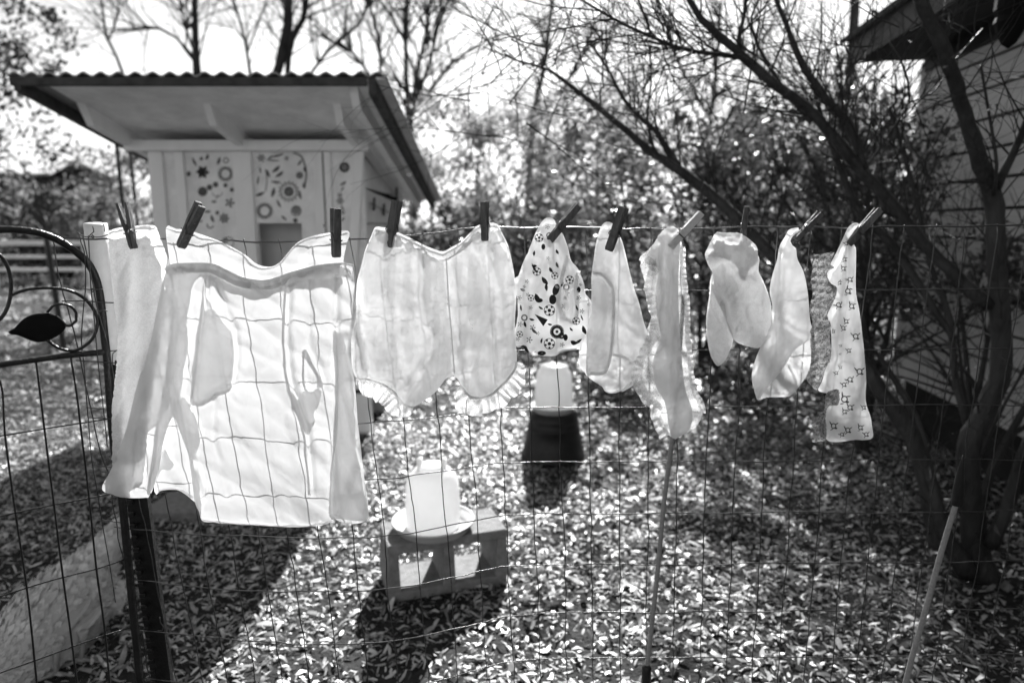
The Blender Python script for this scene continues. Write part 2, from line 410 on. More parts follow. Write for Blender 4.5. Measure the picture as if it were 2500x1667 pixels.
m = MB(); slopebox(m, RX1-.048, RX1-.006, RY0+.006, RY1-.012, .0, .012); m.build('fascia', M['grey_wall'], coop)
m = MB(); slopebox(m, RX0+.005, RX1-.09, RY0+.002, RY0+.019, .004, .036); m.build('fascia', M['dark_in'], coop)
for px in (322, 592, 872, 905):
    x = cxx(px); y0 = 3.42 if px != 905 else 3.2
    if px == 905: x = XR+.10
    m = MB(); vs = []
    for xx in (x-.019, x+.019):
        vs += [(xx, y0, zroof(y0)-.0145), (xx, y0+.07, zroof(y0+.07)-.098), (xx, 5.3, zroof(5.3)-.098), (xx, 5.3, zroof(5.3)-.0145)]
    m.add(vs, [(0,1,2,3),(7,6,5,4),(0,4,5,1),(1,5,6,2),(2,6,7,3),(3,7,4,0)])
    m.build('rafter', M['white_paint'], coop)
# small dark twigs nailed on the right wall
m = MB()
for (y, z) in ((3.98, 1.335), (4.28, 1.31)):
    m.tube([(XR+.02, y-.05, z), (XR+.02, y+.05, z-.004)], .004, 5); m.tube([(XR+.02, y, z-.035), (XR+.024, y+.008, z+.035)], .008, 5)
m.tube([(XR+.018, 3.9, 1.34), (XR+.018, 4.5, 1.295)], .0025, 5)
m.build('hook', M['dark_in'], coop)
# stencilled flowers, thin paint layer
def pc(x, y): return 440+x/4.752, 350+y/4.752
class Decal:
    def __init__(s, proj): s.mb = MB(); s.p = proj
    def poly(s, pts):
        c = len(s.mb.v); s.mb.v.extend([tuple(q) for q in pts]); s.mb.f.append(tuple(range(c+len(pts)-1, c-1, -1)))
    def build(s, nm, mat, parent):
        s.mb.v = [tuple(v) for v in s.p(s.mb.v)]; return s.mb.build(nm, mat, parent)
    def disc(s, x, y, r, ry=None, n=14, ang=0):
        ry = ry or r; ca, sa = math.cos(ang), math.sin(ang)
        s.poly([(x+r*math.cos(a)*ca-ry*math.sin(a)*sa, y+r*math.cos(a)*sa+ry*math.sin(a)*ca) for a in [2*math.pi*k/n for k in range(n)]])
    def leaf(s, x, y, L, W, ang):
        q = [(-.5, 0), (-.25, .36), (.05, .5), (.3, .3), (.5, 0), (.3, -.22), (0, -.3), (-.3, -.2)]
        ca, sa = math.cos(ang), math.sin(ang)
        s.poly([(x+a*L*ca-b*W*sa, y+a*L*sa+b*W*ca) for a, b in q])
    def star(s, x, y, r, k=8, ri=.4, rot=0.):
        for i in range(k):
            a = rot+2*math.pi*i/k
            s.leaf(x+math.cos(a)*r*.62, y+math.sin(a)*r*.62, r*.72, r*.42, a)
        s.disc(x, y, r*.2)
    def daisy(s, x, y, r, k=26):
        for i in range(k):
            a = 2*math.pi*i/k
            s.leaf(x+math.cos(a)*r*.8, y+math.sin(a)*r*.8, r*.42, r*.13, a)
        for i in range(20):
            a0, a1 = 2*math.pi*i/20, 2*math.pi*(i+1)/20
            s.poly([(x+math.cos(a)*q, y+math.sin(a)*q) for a, q in ((a0, r*.56), (a0, r*.68), (a1, r*.68), (a1, r*.56))])
    def line(s, pts, w):
        P = crom(pts, n=8)
        for a, b in zip(P[:-1], P[1:]):
            d = b-a; l = np.hypot(*d)+1e-9; nn = np.array([-d[1], d[0]])/l*w/2
            s.poly([a+nn, b+nn, b-nn, a-nn])
    def ring(s, x, y, r, w, n=20, a0=0, a1=2*math.pi):
        s.line([(x+r*math.cos(a0+(a1-a0)*i/n), y+r*math.sin(a0+(a1-a0)*i/n)) for i in range(n+1)], w)
def coopp(L):
    return [at(*pc(x, y), YW-.0015) for x, y in L]
D = Decal(coopp)
_l, _d = D.leaf, D.disc
D.leaf = lambda x, y, L, W, a: _l(x, y, L*1.12, W*1.35, a)
D.disc = lambda x, y, r, ry=None, n=14, ang=0: _d(x, y, r*1.15, (ry or r)*1.15, n, ang)
D.star(260, 335, 80, 6); D.ring(260, 335, 48, 12); D.disc(250, 330, 40); D.daisy(525, 355, 92); D.leaf(165, 215, 110, 26, 1.1); D.leaf(310, 160, 70, 34, -1.2); D.leaf(445, 205, 90, 34, -1.2)
D.disc(245, 180, 18); D.disc(98, 355, 22, 26); D.disc(260, 560, 48); D.disc(340, 512, 30); D.disc(410, 480, 28); D.disc(525, 488, 22); D.disc(600, 540, 22); D.leaf(390, 676, 60, 26, 0)
D.star(575, 690, 60, 5); D.leaf(315, 790, 80, 26, 0); D.disc(430, 806, 20); D.leaf(375, 875, 90, 34, 1.2); D.ring(350, 945, 38, 14, a0=.2, a1=3.4); D.star(510, 870, 62, 7); D.leaf(235, 900, 50, 20, .3)
D.ring(530, 200, 28, 12); D.ring(430, 560, 60, 7, a0=.2, a1=3.); D.leaf(430, 620, 60, 12, 2.)
D.star(940, 170, 50, 6); D.leaf(1130, 140, 150, 26, -.28); D.leaf(1080, 198, 150, 16, .05); D.leaf(1040, 170, 70, 20, -.8)
D.line([(1310, 110), (1400, 150), (1440, 235), (1462, 330), (1455, 430), (1432, 520)], 18); D.leaf(1385, 225, 80, 24, -.9); D.leaf(1440, 490, 60, 34, 1.3); D.leaf(1448, 300, 60, 34, 1.5)
D.star(1235, 175, 28, 6); D.star(1385, 372, 46, 8); D.leaf(1110, 300, 110, 40, -.7); D.leaf(1150, 360, 110, 34, -.6); D.leaf(1020, 350, 90, 34, 1.2); D.leaf(1110, 450, 110, 28, .1)
D.line([(990, 300), (1005, 420), (990, 560)], 10); D.leaf(925, 588, 110, 34, -.35); D.leaf(1075, 570, 110, 40, -1.3); D.leaf(1392, 600, 100, 28, 1.4)
D.star(1260, 560, 66, 9); D.ring(1260, 560, 92, 12); 
for i in range(16): D.disc(1260+112*math.cos(i*.393), 560+112*math.sin(i*.393), 9)
D.daisy(980, 785, 100); D.leaf(1145, 700, 100, 24, 1.1); D.leaf(1205, 865, 80, 26, .7); D.star(1345, 775, 60, 7); D.ring(1345, 785, 56, 10); D.disc(1335, 895, 24); D.leaf(930, 310, 70, 20, 1.4); D.leaf(905, 430, 100, 20, 1.7)
D.ring(1905, 280, 48, 24); D.star(1905, 280, 58, 7); D.leaf(1890, 465, 80, 28, -.6); D.leaf(1880, 530, 60, 18, -.9); D.star(1850, 600, 34, 5); D.star(1855, 668, 46, 6); D.leaf(1880, 745, 60, 20, 1.); D.star(1882, 800, 34, 5); D.leaf(1885, 880, 60, 22, -.6)
D.star(520, 1130, 40, 7); D.ring(560, 1150, 60, 10); D.build('stencilled_flowers', M['stencil'], coop)

# ================================================================== WATERER ON BLOCK
blk = empty('concrete_block', (-.238, 2.205, 0), 'hollow grey concrete block lying on its side under the white waterer', 'block')
ang = math.atan2(.13, .389)
MT = Matrix.Translation((-.238, 2.205, gz(-.24, 2.2)+.002)) @ Matrix.Rotation(ang, 4, 'Z')
m = MB(); hx, hy = .203, .095
m.box((-hx, -hy, 0), (hx, hy, .034), MT, .004); m.box((-hx, -hy, .166), (hx, hy, .2), MT, .004)
for a, b in ((-hx, -hx+.036), (-.017, .017), (hx-.036, hx)):
    # webs flare slightly towards the bottom, as cast cores do
    q = MB(); q.box((a, -hy+.001, .033), (b, hy-.001, .167))
    c0 = (a+b)/2
    q.v = [(c0+(v[0]-c0)*(1.25 if v[2] < .1 else .95), v[1], v[2]) for v in q.v]
    m.add([MT @ Vector(v) for v in q.v], q.f)
m.build('block_body', M['concrete'], blk)
blk_top = gz(-.24, 2.2)+.202
def waterer(c, tr, th, prof_, label, lugs=True):
    e = empty('poultry_waterer', c, label, 'waterer')
    m = MB(); m.lathe([(0, 0), (tr*.86, 0), (tr*.9, .004), (tr, th), (tr+.006, th), (tr+.006, th-.006), (tr-.003, th-.004), (tr*.87, .008), (0, .008)], c, 48); m.build('tray', M['tray'], e, True)
    m = MB(); m.lathe(prof_, c, 48); m.build('jar', M['jar'], e, True)
    if lugs:
        r, z = prof_[-2][0], prof_[-1][1]
        for sx in (-1, 1):
            m = MB()
            m.box((c[0]+sx*.040-.007, c[1]-.02, c[2]+z-.035), (c[0]+sx*.040+.007, c[1]+.02, c[2]+z+.022), bev=.004)
            m.build('handle_lug', M['jar'], e, True)
    return e
waterer((-.268, 2.185, blk_top), .134, .036, [(.082, .010), (.090, .012), (.0925, .03), (.092, .10), (.088, .16), (.079, .192), (.062, .21), (.047, .214), (.047, .226), (.040, .230), (0, .230)],
        'milky plastic waterer jar in a round grey tray on the concrete block')
bx, by = .22, 3.50
bu = empty('bucket', (bx, by, 0), 'black plastic bucket standing upside down under a white jar', 'bucket')
m = MB(); m.lathe([(.168, .0), (.172, .0), (.173, .012), (.166, .018), (.150, .09), (.149, .094), (.138, .155), (.142, .157), (.142, .165), (.136, .167), (.129, .20), (.132, .202), (.130, .212), (.122, .238), (.112, .243), (0, .243)], (bx, by, .005), 48)
m.build('bucket_body', M['black_plastic'], bu, True)
m = MB(); m.tube([(bx+.145*math.cos(a), by+.145*math.sin(a)-.004, .11+.03*math.sin(a)) for a in np.linspace(math.pi, 2*math.pi, 16)], .0025, 6); m.build('handle', M['wire'], bu)
waterer((bx, by, .249), .118, .034, [(.088, .008), (.098, .010), (.100, .03), (.099, .10), (.097, .155), (.091, .20), (.080, .222), (.074, .226), (.074, .245), (.062, .25), (0, .25)],
        'white plastic jar feeder standing on the upturned black bucket', lugs=False)
# grey slab far left and small things behind the slip
sb = gnd(430, 1262); e = empty('paving_slab', (sb.x, sb.y, 0), 'dark grey paving slab lying in shade behind the hem of the slip', 'slab')
m = MB(); m.box((sb.x-.11, sb.y-.06, 0), (sb.x+.15, sb.y+.16, .05), bev=.006); m.build('slab_stone', M['concrete'], e)
tp = gnd(922, 1005); e = empty('flower_pot', (tp.x, tp.y, 0), 'small grey flower pot on the chips behind the frilled bloomers', 'pot')
m = MB(); m.lathe([(.045, 0), (.065, .11), (.075, .11), (.078, .14), (.068, .14), (.06, .03), (0, .03)], (tp.x, tp.y, .005), 24); m.build('pot_body', M['tray'], e, True)

# ================================================================== HOUSE on the right
house = empty('house', (2.4, 3.5, 0), 'grey house with lap siding and a dark low eave at the right', 'house')
wd = Vector((.11, 1, 0)).normalized(); wn = Vector((-wd.y, wd.x, 0))   # wn points into the yard
W0 = Vector((2.3-.11*2.9, 0, 0))
def wp(y, out, z):
    p = W0 + Vector((.11*y, y, 0)); return Vector((p.x+wn.x*out, p.y+wn.y*out, z))
def wbox(mb, y0, y1, o0, o1, z0, z1, tz=0):
    vs = [wp(y0, o0, z0), wp(y0, o1, z0), wp(y1, o1, z0), wp(y1, o0, z0), wp(y0, o0, z1), wp(y0, o1-tz, z1), wp(y1, o1-tz, z1), wp(y1, o0, z1)]
    mb.add(vs, [(0,1,2,3),(7,6,5,4),(4,5,1,0),(5,6,2,1),(6,7,3,2),(7,4,0,3)])
m = MB()
for k in range(13):
    z0 = .28+k*.1465; wbox(m, -2.5, 4.22, -.03, .016, z0, z0+.131, tz=.004)
m.build('wall', M['siding'], house)
m = MB(); wbox(m, -2.5, 4.21, -.04, -.031, .28, 2.18); m.build('lap_shadow_sheet', M['trimdark'], house)  # dark sheet behind the board gaps, standing in for lap shadow lines
m = MB(); wbox(m, -2.5, 4.2, -.08, -.035, 0, .30); m.build('foundation', M['skirt'], house)
m = MB(); wbox(m, 4.20, 4.26, -.05, .024, .26, 2.16); m.build('corner_board', M['siding'], house)
m = MB(); wbox(m, 4.225, 4.26, -3.5, -.055, .0, 2.18); m.build('end_wall', M['siding'], house)
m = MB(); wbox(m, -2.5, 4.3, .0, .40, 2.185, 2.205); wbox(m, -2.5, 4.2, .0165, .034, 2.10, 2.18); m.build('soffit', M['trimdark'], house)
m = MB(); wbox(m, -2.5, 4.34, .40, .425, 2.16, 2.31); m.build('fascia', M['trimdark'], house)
m = MB()
vs = [wp(-2.6, .46, 2.30), wp(4.38, .46, 2.30), wp(4.38, -3.2, 3.9), wp(-2.6, -3.2, 3.9)]; vs += [v+Vector((0, 0, .03)) for v in vs]
m.add(vs, [(0,1,2,3),(7,6,5,4),(0,4,5,1),(1,5,6,2),(2,6,7,3),(3,7,4,0)]); m.build('roof', M['shingle'], house)
# far small building at the left and small roof beyond the shrubs
def far_house(px0, px1, pyr, pye, Y, depth_, label, zb=0.0):
    a = at(px0, pye, Y); b = at(px1, pye, Y); r = at(px1, pyr, Y+1.2)
    e = empty('shed_building', ((a.x+b.x)/2, Y, 0), label, 'building')
    m = MB(); m.box((a.x+.3, Y+.35, 0), (b.x-.3, Y+depth_, a.z-.02)); m.build('wall', M['dark_in'], e)
    m = MB(); vs = [(a.x, Y, a.z), (b.x, Y, a.z), (b.x, Y+1.4, r.z), (a.x, Y+1.4, r.z), (b.x, Y+depth_+.3, a.z), (a.x, Y+depth_+.3, a.z)]
    vs += [(x, y, z+.06) for x, y, z in vs]
    m.add(vs, [(3,2,1,0),(5,4,2,3),(6,7,8,9),(9,8,10,11),(0,1,7,6),(1,2,8,7),(2,4,10,8),(4,5,11,10),(5,3,9,11),(3,0,6,9)])
    m.build('roof', M['roof_far'], e)
far_house(-260, 122, 394, 428, 22, 4, 'distant low building with a metal roof coloured pale as sun glint at the far left')
far_house(1850, 1935, 248, 272, 17, 3, 'distant small gabled roof seen between the branches')

# hanging dark lantern under the eave
hp = at(2470, 40, 2.35)
e = empty('hanging_lantern', tuple(hp), 'black hanging lantern under the eave in the upper right corner', 'lantern')
m = MB(); z = hp.z
m.lathe([(0, .14), (.012, .14), (.03, .10), (.05, .06), (.052, .02), (.044, .0), (.05, -.02), (.038, -.05), (.02, -.085), (0, -.10)], (hp.x, hp.y, z), 12); m.build('lantern_body', M['flat_black'], e)
m = MB(); m.tube([(hp.x, hp.y, z+.13), (hp.x+.01, hp.y, 2.19)], .003, 6); m.build('hanger', M['black_iron'], e)

# ================================================================== TREES
def px_tube(mb, pts, n=10, step=28):
    P = crom([tuple(p) for p in pts], step=step)
    W, Rr = [], []
    for i, q in enumerate(P):
        p = at(q[0], q[1], q[2]); d = depth(p)
        r = max(.0008, q[3]/2*d/FPX)
        j = r*.12
        W.append(p+Vector((random.uniform(-j, j), random.uniform(-j, j), random.uniform(-j, j)))); Rr.append(r*random.uniform(.95, 1.06))
    mb.tube(W, Rr, n); return W, Rr
def twig(mb, p, d, L, r, lvl, rs, bend=.25, up=.0, kids=3, leaves=None, n=4):
    k = 7; pts = [p.copy()]; rad = [r]; d = d.normalized(); ax = Vector((rs.uniform(-1, 1), rs.uniform(-1, 1), rs.uniform(-1, 1)))*bend
    q = p.copy(); dirs = []
    for i in range(k):
        d = (d+ax*(1/k)+Vector((rs.gauss(0, .07), rs.gauss(0, .07), rs.gauss(0, .07)+up/k))).normalized()
        q = q+d*(L/k); pts.append(q.copy()); rad.append(r*(1-.8*(i+1)/k)); dirs.append(d.copy())
    mb.tube(pts, rad, n, caps=False)
    if leaves is not None and rs.random() < .35: leaves.append((pts[-1].copy(), dirs[-1].copy()))
    if lvl > 0:
        for c in range(kids):
            i = rs.randint(1, k-1)
            a = dirs[i].orthogonal().normalized(); a.rotate(Matrix.Rotation(rs.uniform(0, 6.28), 3, dirs[i]))
            twig(mb, pts[i+1], (dirs[i]*.9+a*rs.uniform(.5, 1.0)), L*rs.uniform(.45, .75), rad[i+1]*.75, lvl-1, rs, bend, up, kids, leaves, n)
def sprout(mb, W, Rr, count, L, lvl, seed, bias=Vector((0, 0, .5)), rmax=.0023, **kw):
    rs = random.Random(seed)
    for _ in range(count):
        i = rs.randint(1, len(W)-2); d = (W[i+1]-W[i]).normalized()
        a = d.orthogonal().normalized(); a.rotate(Matrix.Rotation(rs.uniform(0, 6.28), 3, d))
        twig(mb, W[i], d*rs.uniform(.2, .9)+a*.8+bias*rs.uniform(.3, 1.2), L*rs.uniform(.5, 1.3), min(rmax*rs.uniform(.6, 1.4), Rr[i]*.7), lvl, rs, **kw)

myr = empty('crape_myrtle_tree', (1.62, 2.2, 0), 'leafless multi-stemmed tree with smooth dark limbs leaning across the right side', 'tree')
tw = MB(); twl = []
def limb(pts, nm='limb', sp=0, L=.5, lvl=1, bias=Vector((-.2, 0, .5)), **kw):
    m = MB(); W, Rr = px_tube(m, pts, 12); m.build(nm, M['bark'], myr, True)
    if sp: sprout(tw, W, Rr, int(sp*1.6), L, lvl, len(twl)*7+int(pts[0][0]), bias, leaves=twl, **kw)
    return W, Rr
limb([(2400,1432,2.22,92),(2392,1380,2.22,70),(2372,1250,2.22,56),(2362,1130,2.22,54),(2376,1060,2.22,52),(2425,965,2.22,48),(2446,860,2.22,47),(2440,740,2.22,44),(2431,600,2.2,44),(2424,480,2.2,42),(2384,370,2.15,36),(2335,210,2.1,33),(2294,100,2.05,32),(2245,0,2.0,30),(2215,-80,2.0,28)], 'trunk', 16, .35, 1, Vector((.1, -.1, .5)))
limb([(2424,478,2.2,26),(2445,430,2.15,20),(2470,385,2.1,18),(2506,300,2.05,16),(2540,200,2.0,14)], sp=5, L=.3)
limb([(2418,745,2.22,34),(2360,700,2.24,32),(2316,655,2.26,30),(2250,590,2.28,29),(2174,495,2.3,28),(2093,405,2.3,26),(2021,318,2.3,25),(1967,260,2.3,24),(1906,216,2.3,24),(1845,166,2.3,24),(1799,124,2.3,20),(1753,84,2.3,18),(1711,46,2.3,16),(1684,0,2.3,15),(1660,-60,2.3,12)], sp=34, L=.45)
limb([(2109,408,2.3,22),(2070,300,2.34,20),(2021,245,2.38,19),(1967,172,2.4,17),(1944,126,2.4,15),(1920,60,2.4,12),(1891,-10,2.4,10)], sp=14, L=.4)
limb([(1845,166,2.3,14),(1808,140,2.28,14),(1753,134,2.25,11),(1696,126,2.2,10),(1640,112,2.15,9),(1590,90,2.1,8),(1528,62,2.05,7),(1465,28,2.0,6),(1400,-12,1.95,5)], sp=22, L=.5, bias=Vector((-.6, 0, .3)))
limb([(1808,140,2.3,16),(1804,90,2.3,12),(1816,40,2.3,9),(1824,-20,2.3,8)], sp=6, L=.35)
limb([(1980,300,2.3,13),(1905,205,2.34,10),(1850,110,2.38,8),(1835,40,2.4,6),(1870,-30,2.4,5)], sp=7, L=.35)
limb([(2300,1330,2.2,56),(2265,1187,2.2,46),(2222,1060,2.22,42),(2160,970,2.25,38),(2110,890,2.3,34),(2020,780,2.35,31),(1920,660,2.4,30),(1810,545,2.45,29),(1730,470,2.5,28),(1665,421,2.5,24),(1589,371,2.5,19),(1530,318,2.5,16),(1467,268,2.5,14),(1400,215,2.5,11),(1340,172,2.5,8),(1270,150,2.5,6),(1180,115,2.5,4)], sp=40, L=.5, bias=Vector((-.4, 0, .4)))
limb([(1665,421,2.5,18),(1640,380,2.52,15),(1600,320,2.55,13),(1560,285,2.58,10),(1520,240,2.6,9),(1490,180,2.6,7),(1440,100,2.6,5)], sp=16, L=.45)
limb([(1600,378,2.5,9),(1580,290,2.45,6),(1590,200,2.45,5),(1585,110,2.45,4)], sp=6, L=.3)
limb([(2360,1400,2.18,50),(2300,1280,2.16,34),(2262,1120,2.2,22),(2230,1010,2.25,18),(2180,920,2.3,14),(2130,850,2.35,11),(2060,800,2.4,8)], sp=8, L=.35)
limb([(2385,1100,2.25,22),(2350,1000,2.3,18),(2330,900,2.35,17),(2318,780,2.4,15),(2270,640,2.45,13),(2240,500,2.5,12),(2200,350,2.5,10),(2170,260,2.5,8)], sp=14, L=.4)
limb([(2420,1330,2.15,34),(2460,1240,2.1,30),(2484,1150,2.05,26),(2510,1080,2.0,24),(2560,980,1.95,20)], sp=6, L=.3)
limb([(2330,830,2.3,16),(2240,690,2.4,20),(2180,600,2.5,22),(2100,520,2.55,20),(2060,430,2.6,15),(2010,300,2.6,11),(1985,200,2.6,8)], sp=14, L=.4)
limb([(2390,1120,2.2,12),(2440,1010,2.1,8),(2500,900,2.0,7),(2540,820,1.95,6)], sp=3, L=.25)
# pale lit shoots
limb([(2105,420,2.3,5),(2150,360,2.2,5),(2220,250,2.15,5),(2218,205,2.15,5),(2200,150,2.1,5),(2168,98,2.1,4)], sp=4, L=.2)
limb([(2220,250,2.15,4),(2280,225,2.1,4),(2330,150,2.1,4),(2400,70,2.1,4)], sp=5, L=.2)
limb([(2425,480,2.18,9),(2433,400,2.1,8),(2415,280,2.08,7),(2395,160,2.05,6)], sp=5, L=.22)
# long thin arching shoots against the sky
rs = random.Random(5)
for i in range(150):
    px = rs.uniform(1120, 2250); py = rs.uniform(60, 340); Y = rs.uniform(1.9, 2.7)
    twig(tw, at(px, py, Y), Vector((rs.uniform(-1, .6), rs.uniform(-.3, .3), rs.uniform(-.3, .9))), rs.uniform(.25, .6), rs.uniform(.0012, .0024), 1, rs, bend=.9, kids=4, leaves=twl)
tw.build('twigs', M['twig'], myr)
def leafmesh(items, L, W, rs, nfan=1):
    V = []; Fq = []
    for p, d in items:
        for _ in range(nfan):
            a = Vector((rs.uniform(-1, 1), rs.uniform(-1, 1), rs.uniform(-1.2, .3))).normalized(); s = a.cross(Vector((rs.uniform(-1, 1), rs.uniform(-1, 1), rs.uniform(-1, 1)))).normalized()
            l = L*rs.uniform(.6, 1.4); ww = W*rs.uniform(.6, 1.3); nrm = a.cross(s)*l*.15
            b = len(V); V += [p, p+a*l*.45+s*ww*.5+nrm, p+a*l, p+a*l*.45-s*ww*.5+nrm]; Fq.append((b, b+1, b+2, b+3))
    return V, Fq
V, Fq = leafmesh(twl[::9], .03, .014, rs)
if V: fast_mesh('leaves', [tuple(v) for v in V], Fq, M['dry_leaf'], myr)

# leaf clouds
def cloud(n, c, r, L, seed, clump=.45, hollow=.0, freq=2.2, W=.45):
    """leaf quads gathered in uneven clumps inside an ellipsoid volume"""
    g = np.random.default_rng(seed)
    nc = max(6, int(n/45))
    d = g.normal(size=(nc, 3)); d /= np.linalg.norm(d, axis=1)[:, None]
    rad = g.uniform(.25, 1, nc)**(1/2.2)
    cc = d*rad[:, None]*(1+.28*np.sin(d[:, :1]*5+seed)+.2*np.cos(d[:, 2:]*7+seed*2))
    idx = g.integers(0, nc, n); sz = g.uniform(.5, 1.4, nc)[idx]
    P = cc[idx]*np.array(r)+g.normal(size=(n, 3))*(clump*np.mean(r)*.22)*sz[:, None]+np.array(c)
    A = g.normal(size=(n, 3)); A[:, 2] -= .3; A /= np.linalg.norm(A, axis=1)[:, None]
    B = np.cross(A, g.normal(size=(n, 3))); B /= np.linalg.norm(B, axis=1)[:, None]
    C = np.cross(A, B)
    l = (L*g.uniform(.6, 1.4, n))[:, None]; ww = l*W
    V = np.stack([P, P+A*l*.5+B*ww*.5+C*l*.08, P+A*l, P+A*l*.5-B*ww*.5+C*l*.08], 1)
    V[..., 2] = np.maximum(V[..., 2], .01)
    return V.reshape(-1, 3)
def bush(name, label, c, r, n, L, seed, mat, cat='shrub', stems=6, group=None, W=.45, clump=.45):
    e = empty(name, (c[0], c[1], 0), label, cat, group)
    V = cloud(n, c, r, L, seed, clump, W=W)
    fast_mesh('foliage', V, np.arange(len(V)).reshape(-1, 4), mat, e)
    m = MB(); rs = random.Random(seed)
    for i in range(stems):
        b = Vector((c[0]+rs.uniform(-.2, .2)*r[0], c[1]+rs.uniform(-.2, .2)*r[1], 0))
        twig(m, b, Vector((rs.uniform(-.5, .5)*r[0]/r[2], rs.uniform(-.3, .3), 1)), c[2]+r[2]*.6, .02+.006*r[2], 2, rs, bend=.3, kids=4, n=5)
    m.build('stems', M['bark_far'], e)
    return e
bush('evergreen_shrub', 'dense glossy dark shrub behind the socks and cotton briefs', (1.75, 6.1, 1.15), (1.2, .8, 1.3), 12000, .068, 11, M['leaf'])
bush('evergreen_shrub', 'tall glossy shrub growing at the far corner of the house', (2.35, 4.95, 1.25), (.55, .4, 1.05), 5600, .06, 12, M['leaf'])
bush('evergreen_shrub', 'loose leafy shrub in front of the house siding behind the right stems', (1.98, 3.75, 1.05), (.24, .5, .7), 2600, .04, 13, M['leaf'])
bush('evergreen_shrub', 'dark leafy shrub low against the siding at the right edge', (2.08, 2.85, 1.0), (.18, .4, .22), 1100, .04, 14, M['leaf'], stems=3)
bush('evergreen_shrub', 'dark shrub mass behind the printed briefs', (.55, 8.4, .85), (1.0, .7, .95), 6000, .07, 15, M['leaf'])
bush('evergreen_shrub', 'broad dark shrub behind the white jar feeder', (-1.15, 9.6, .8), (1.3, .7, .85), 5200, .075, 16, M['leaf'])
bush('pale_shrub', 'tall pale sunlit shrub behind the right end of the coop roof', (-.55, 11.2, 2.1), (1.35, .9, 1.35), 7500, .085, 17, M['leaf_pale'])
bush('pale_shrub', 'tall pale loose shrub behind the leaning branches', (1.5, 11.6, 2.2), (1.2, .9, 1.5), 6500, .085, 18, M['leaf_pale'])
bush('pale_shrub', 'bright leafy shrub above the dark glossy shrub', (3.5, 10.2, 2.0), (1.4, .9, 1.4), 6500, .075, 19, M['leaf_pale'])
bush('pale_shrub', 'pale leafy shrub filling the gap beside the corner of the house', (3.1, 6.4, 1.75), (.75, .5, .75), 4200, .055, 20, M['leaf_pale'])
bush('evergreen_shrub', 'sparse upright glossy shrub brushing the siding below the eave', (1.95, 3.6, 1.4), (.16, .3, .45), 600, .038, 21, M['leaf'], stems=2)
# far tree line
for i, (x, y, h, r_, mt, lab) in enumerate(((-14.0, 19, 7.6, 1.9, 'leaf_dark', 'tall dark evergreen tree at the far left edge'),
        (-12.4, 24, 4.6, 2.2, 'leaf_far', 'rounded hazy tree behind the distant metal roof'),
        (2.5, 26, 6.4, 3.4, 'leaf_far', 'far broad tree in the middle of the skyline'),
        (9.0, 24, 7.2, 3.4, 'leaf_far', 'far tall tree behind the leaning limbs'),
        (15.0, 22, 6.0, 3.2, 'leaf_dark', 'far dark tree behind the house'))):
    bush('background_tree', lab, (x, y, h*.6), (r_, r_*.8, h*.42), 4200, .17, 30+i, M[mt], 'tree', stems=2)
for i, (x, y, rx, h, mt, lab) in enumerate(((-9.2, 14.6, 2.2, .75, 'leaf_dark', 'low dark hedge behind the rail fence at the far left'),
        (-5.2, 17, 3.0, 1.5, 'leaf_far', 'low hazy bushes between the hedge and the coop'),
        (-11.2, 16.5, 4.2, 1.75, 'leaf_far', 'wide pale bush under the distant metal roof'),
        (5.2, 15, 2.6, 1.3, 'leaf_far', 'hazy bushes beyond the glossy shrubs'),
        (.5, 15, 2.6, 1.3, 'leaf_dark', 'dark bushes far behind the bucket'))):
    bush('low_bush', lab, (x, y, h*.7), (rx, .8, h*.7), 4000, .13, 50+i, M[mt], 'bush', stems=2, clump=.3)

# bare trees behind the coop
def bare(label, stems, Y, seed, n=0, L=1.6, lvl=3, base=None):
    p0 = at(stems[0][0][0], stems[0][0][1], Y)
    e = empty('bare_tree', (p0.x, Y, 0), label, 'tree'); cr = MB()
    for k, s in enumerate(stems):
        pts = [(a, b, Y+random.uniform(-.3, .3)*k, c) for a, b, c in s]
        m = MB(); W, Rr = px_tube(m, pts, 8)
        if k == 0: m.tube([(p0.x+.02, Y, 0), p0], [Rr[0]*1.3, Rr[0]], 8)
        m.build('trunk' if k == 0 else 'limb', M['bark_far'], e, True)
        sprout(cr, W, Rr, int(n*1.5), L, lvl, seed+k, Vector((0, 0, .6)), rmax=.017, bend=.4, kids=3)
    cr.build('crown', M['bark_far'], e)
bare('bare tree with one straight trunk rising above the coop roof', [[(482, 190, 20), (479, 120, 17), (476, 50, 14), (474, -60, 11)], [(472, 140, 9), (430, 92, 7), (390, 70, 7), (330, 72, 5), (268, 80, 4)], [(470, 115, 7), (455, 75, 6), (443, 30, 5), (410, -10, 4)]], 14, 60, 9)
bare('slender bare tree left of the straight trunk above the roof', [[(300, 180, 8), (285, 140, 7), (262, 95, 7), (250, 20, 5), (245, -60, 4)], [(264, 100, 5), (290, 30, 4), (280, -40, 3)]], 17, 70, 10)
bare('thin bare sapling above the middle of the roof', [[(612, 190, 8), (598, 100, 7), (580, 32, 6), (556, -50, 5)]], 15, 80, 8)
bare('thick forked bare tree behind the middle of the roof', [[(672, 190, 22), (690, 130, 24), (702, 60, 24), (706, -50, 20)], [(702, 190, 12), (704, 140, 14), (712, 95, 16), (738, 50, 13), (756, -40, 10)]], 13, 90, 10)
bare('bare tree with crossing branches above the right of the roof', [[(905, 190, 8), (860, 128, 8), (800, 95, 7), (765, 60, 5)], [(760, 180, 7), (800, 125, 8), (842, 88, 8), (880, 55, 7), (910, -20, 5)], [(930, 190, 8), (924, 100, 7), (905, 20, 7), (898, -40, 6)]], 14, 100, 11)
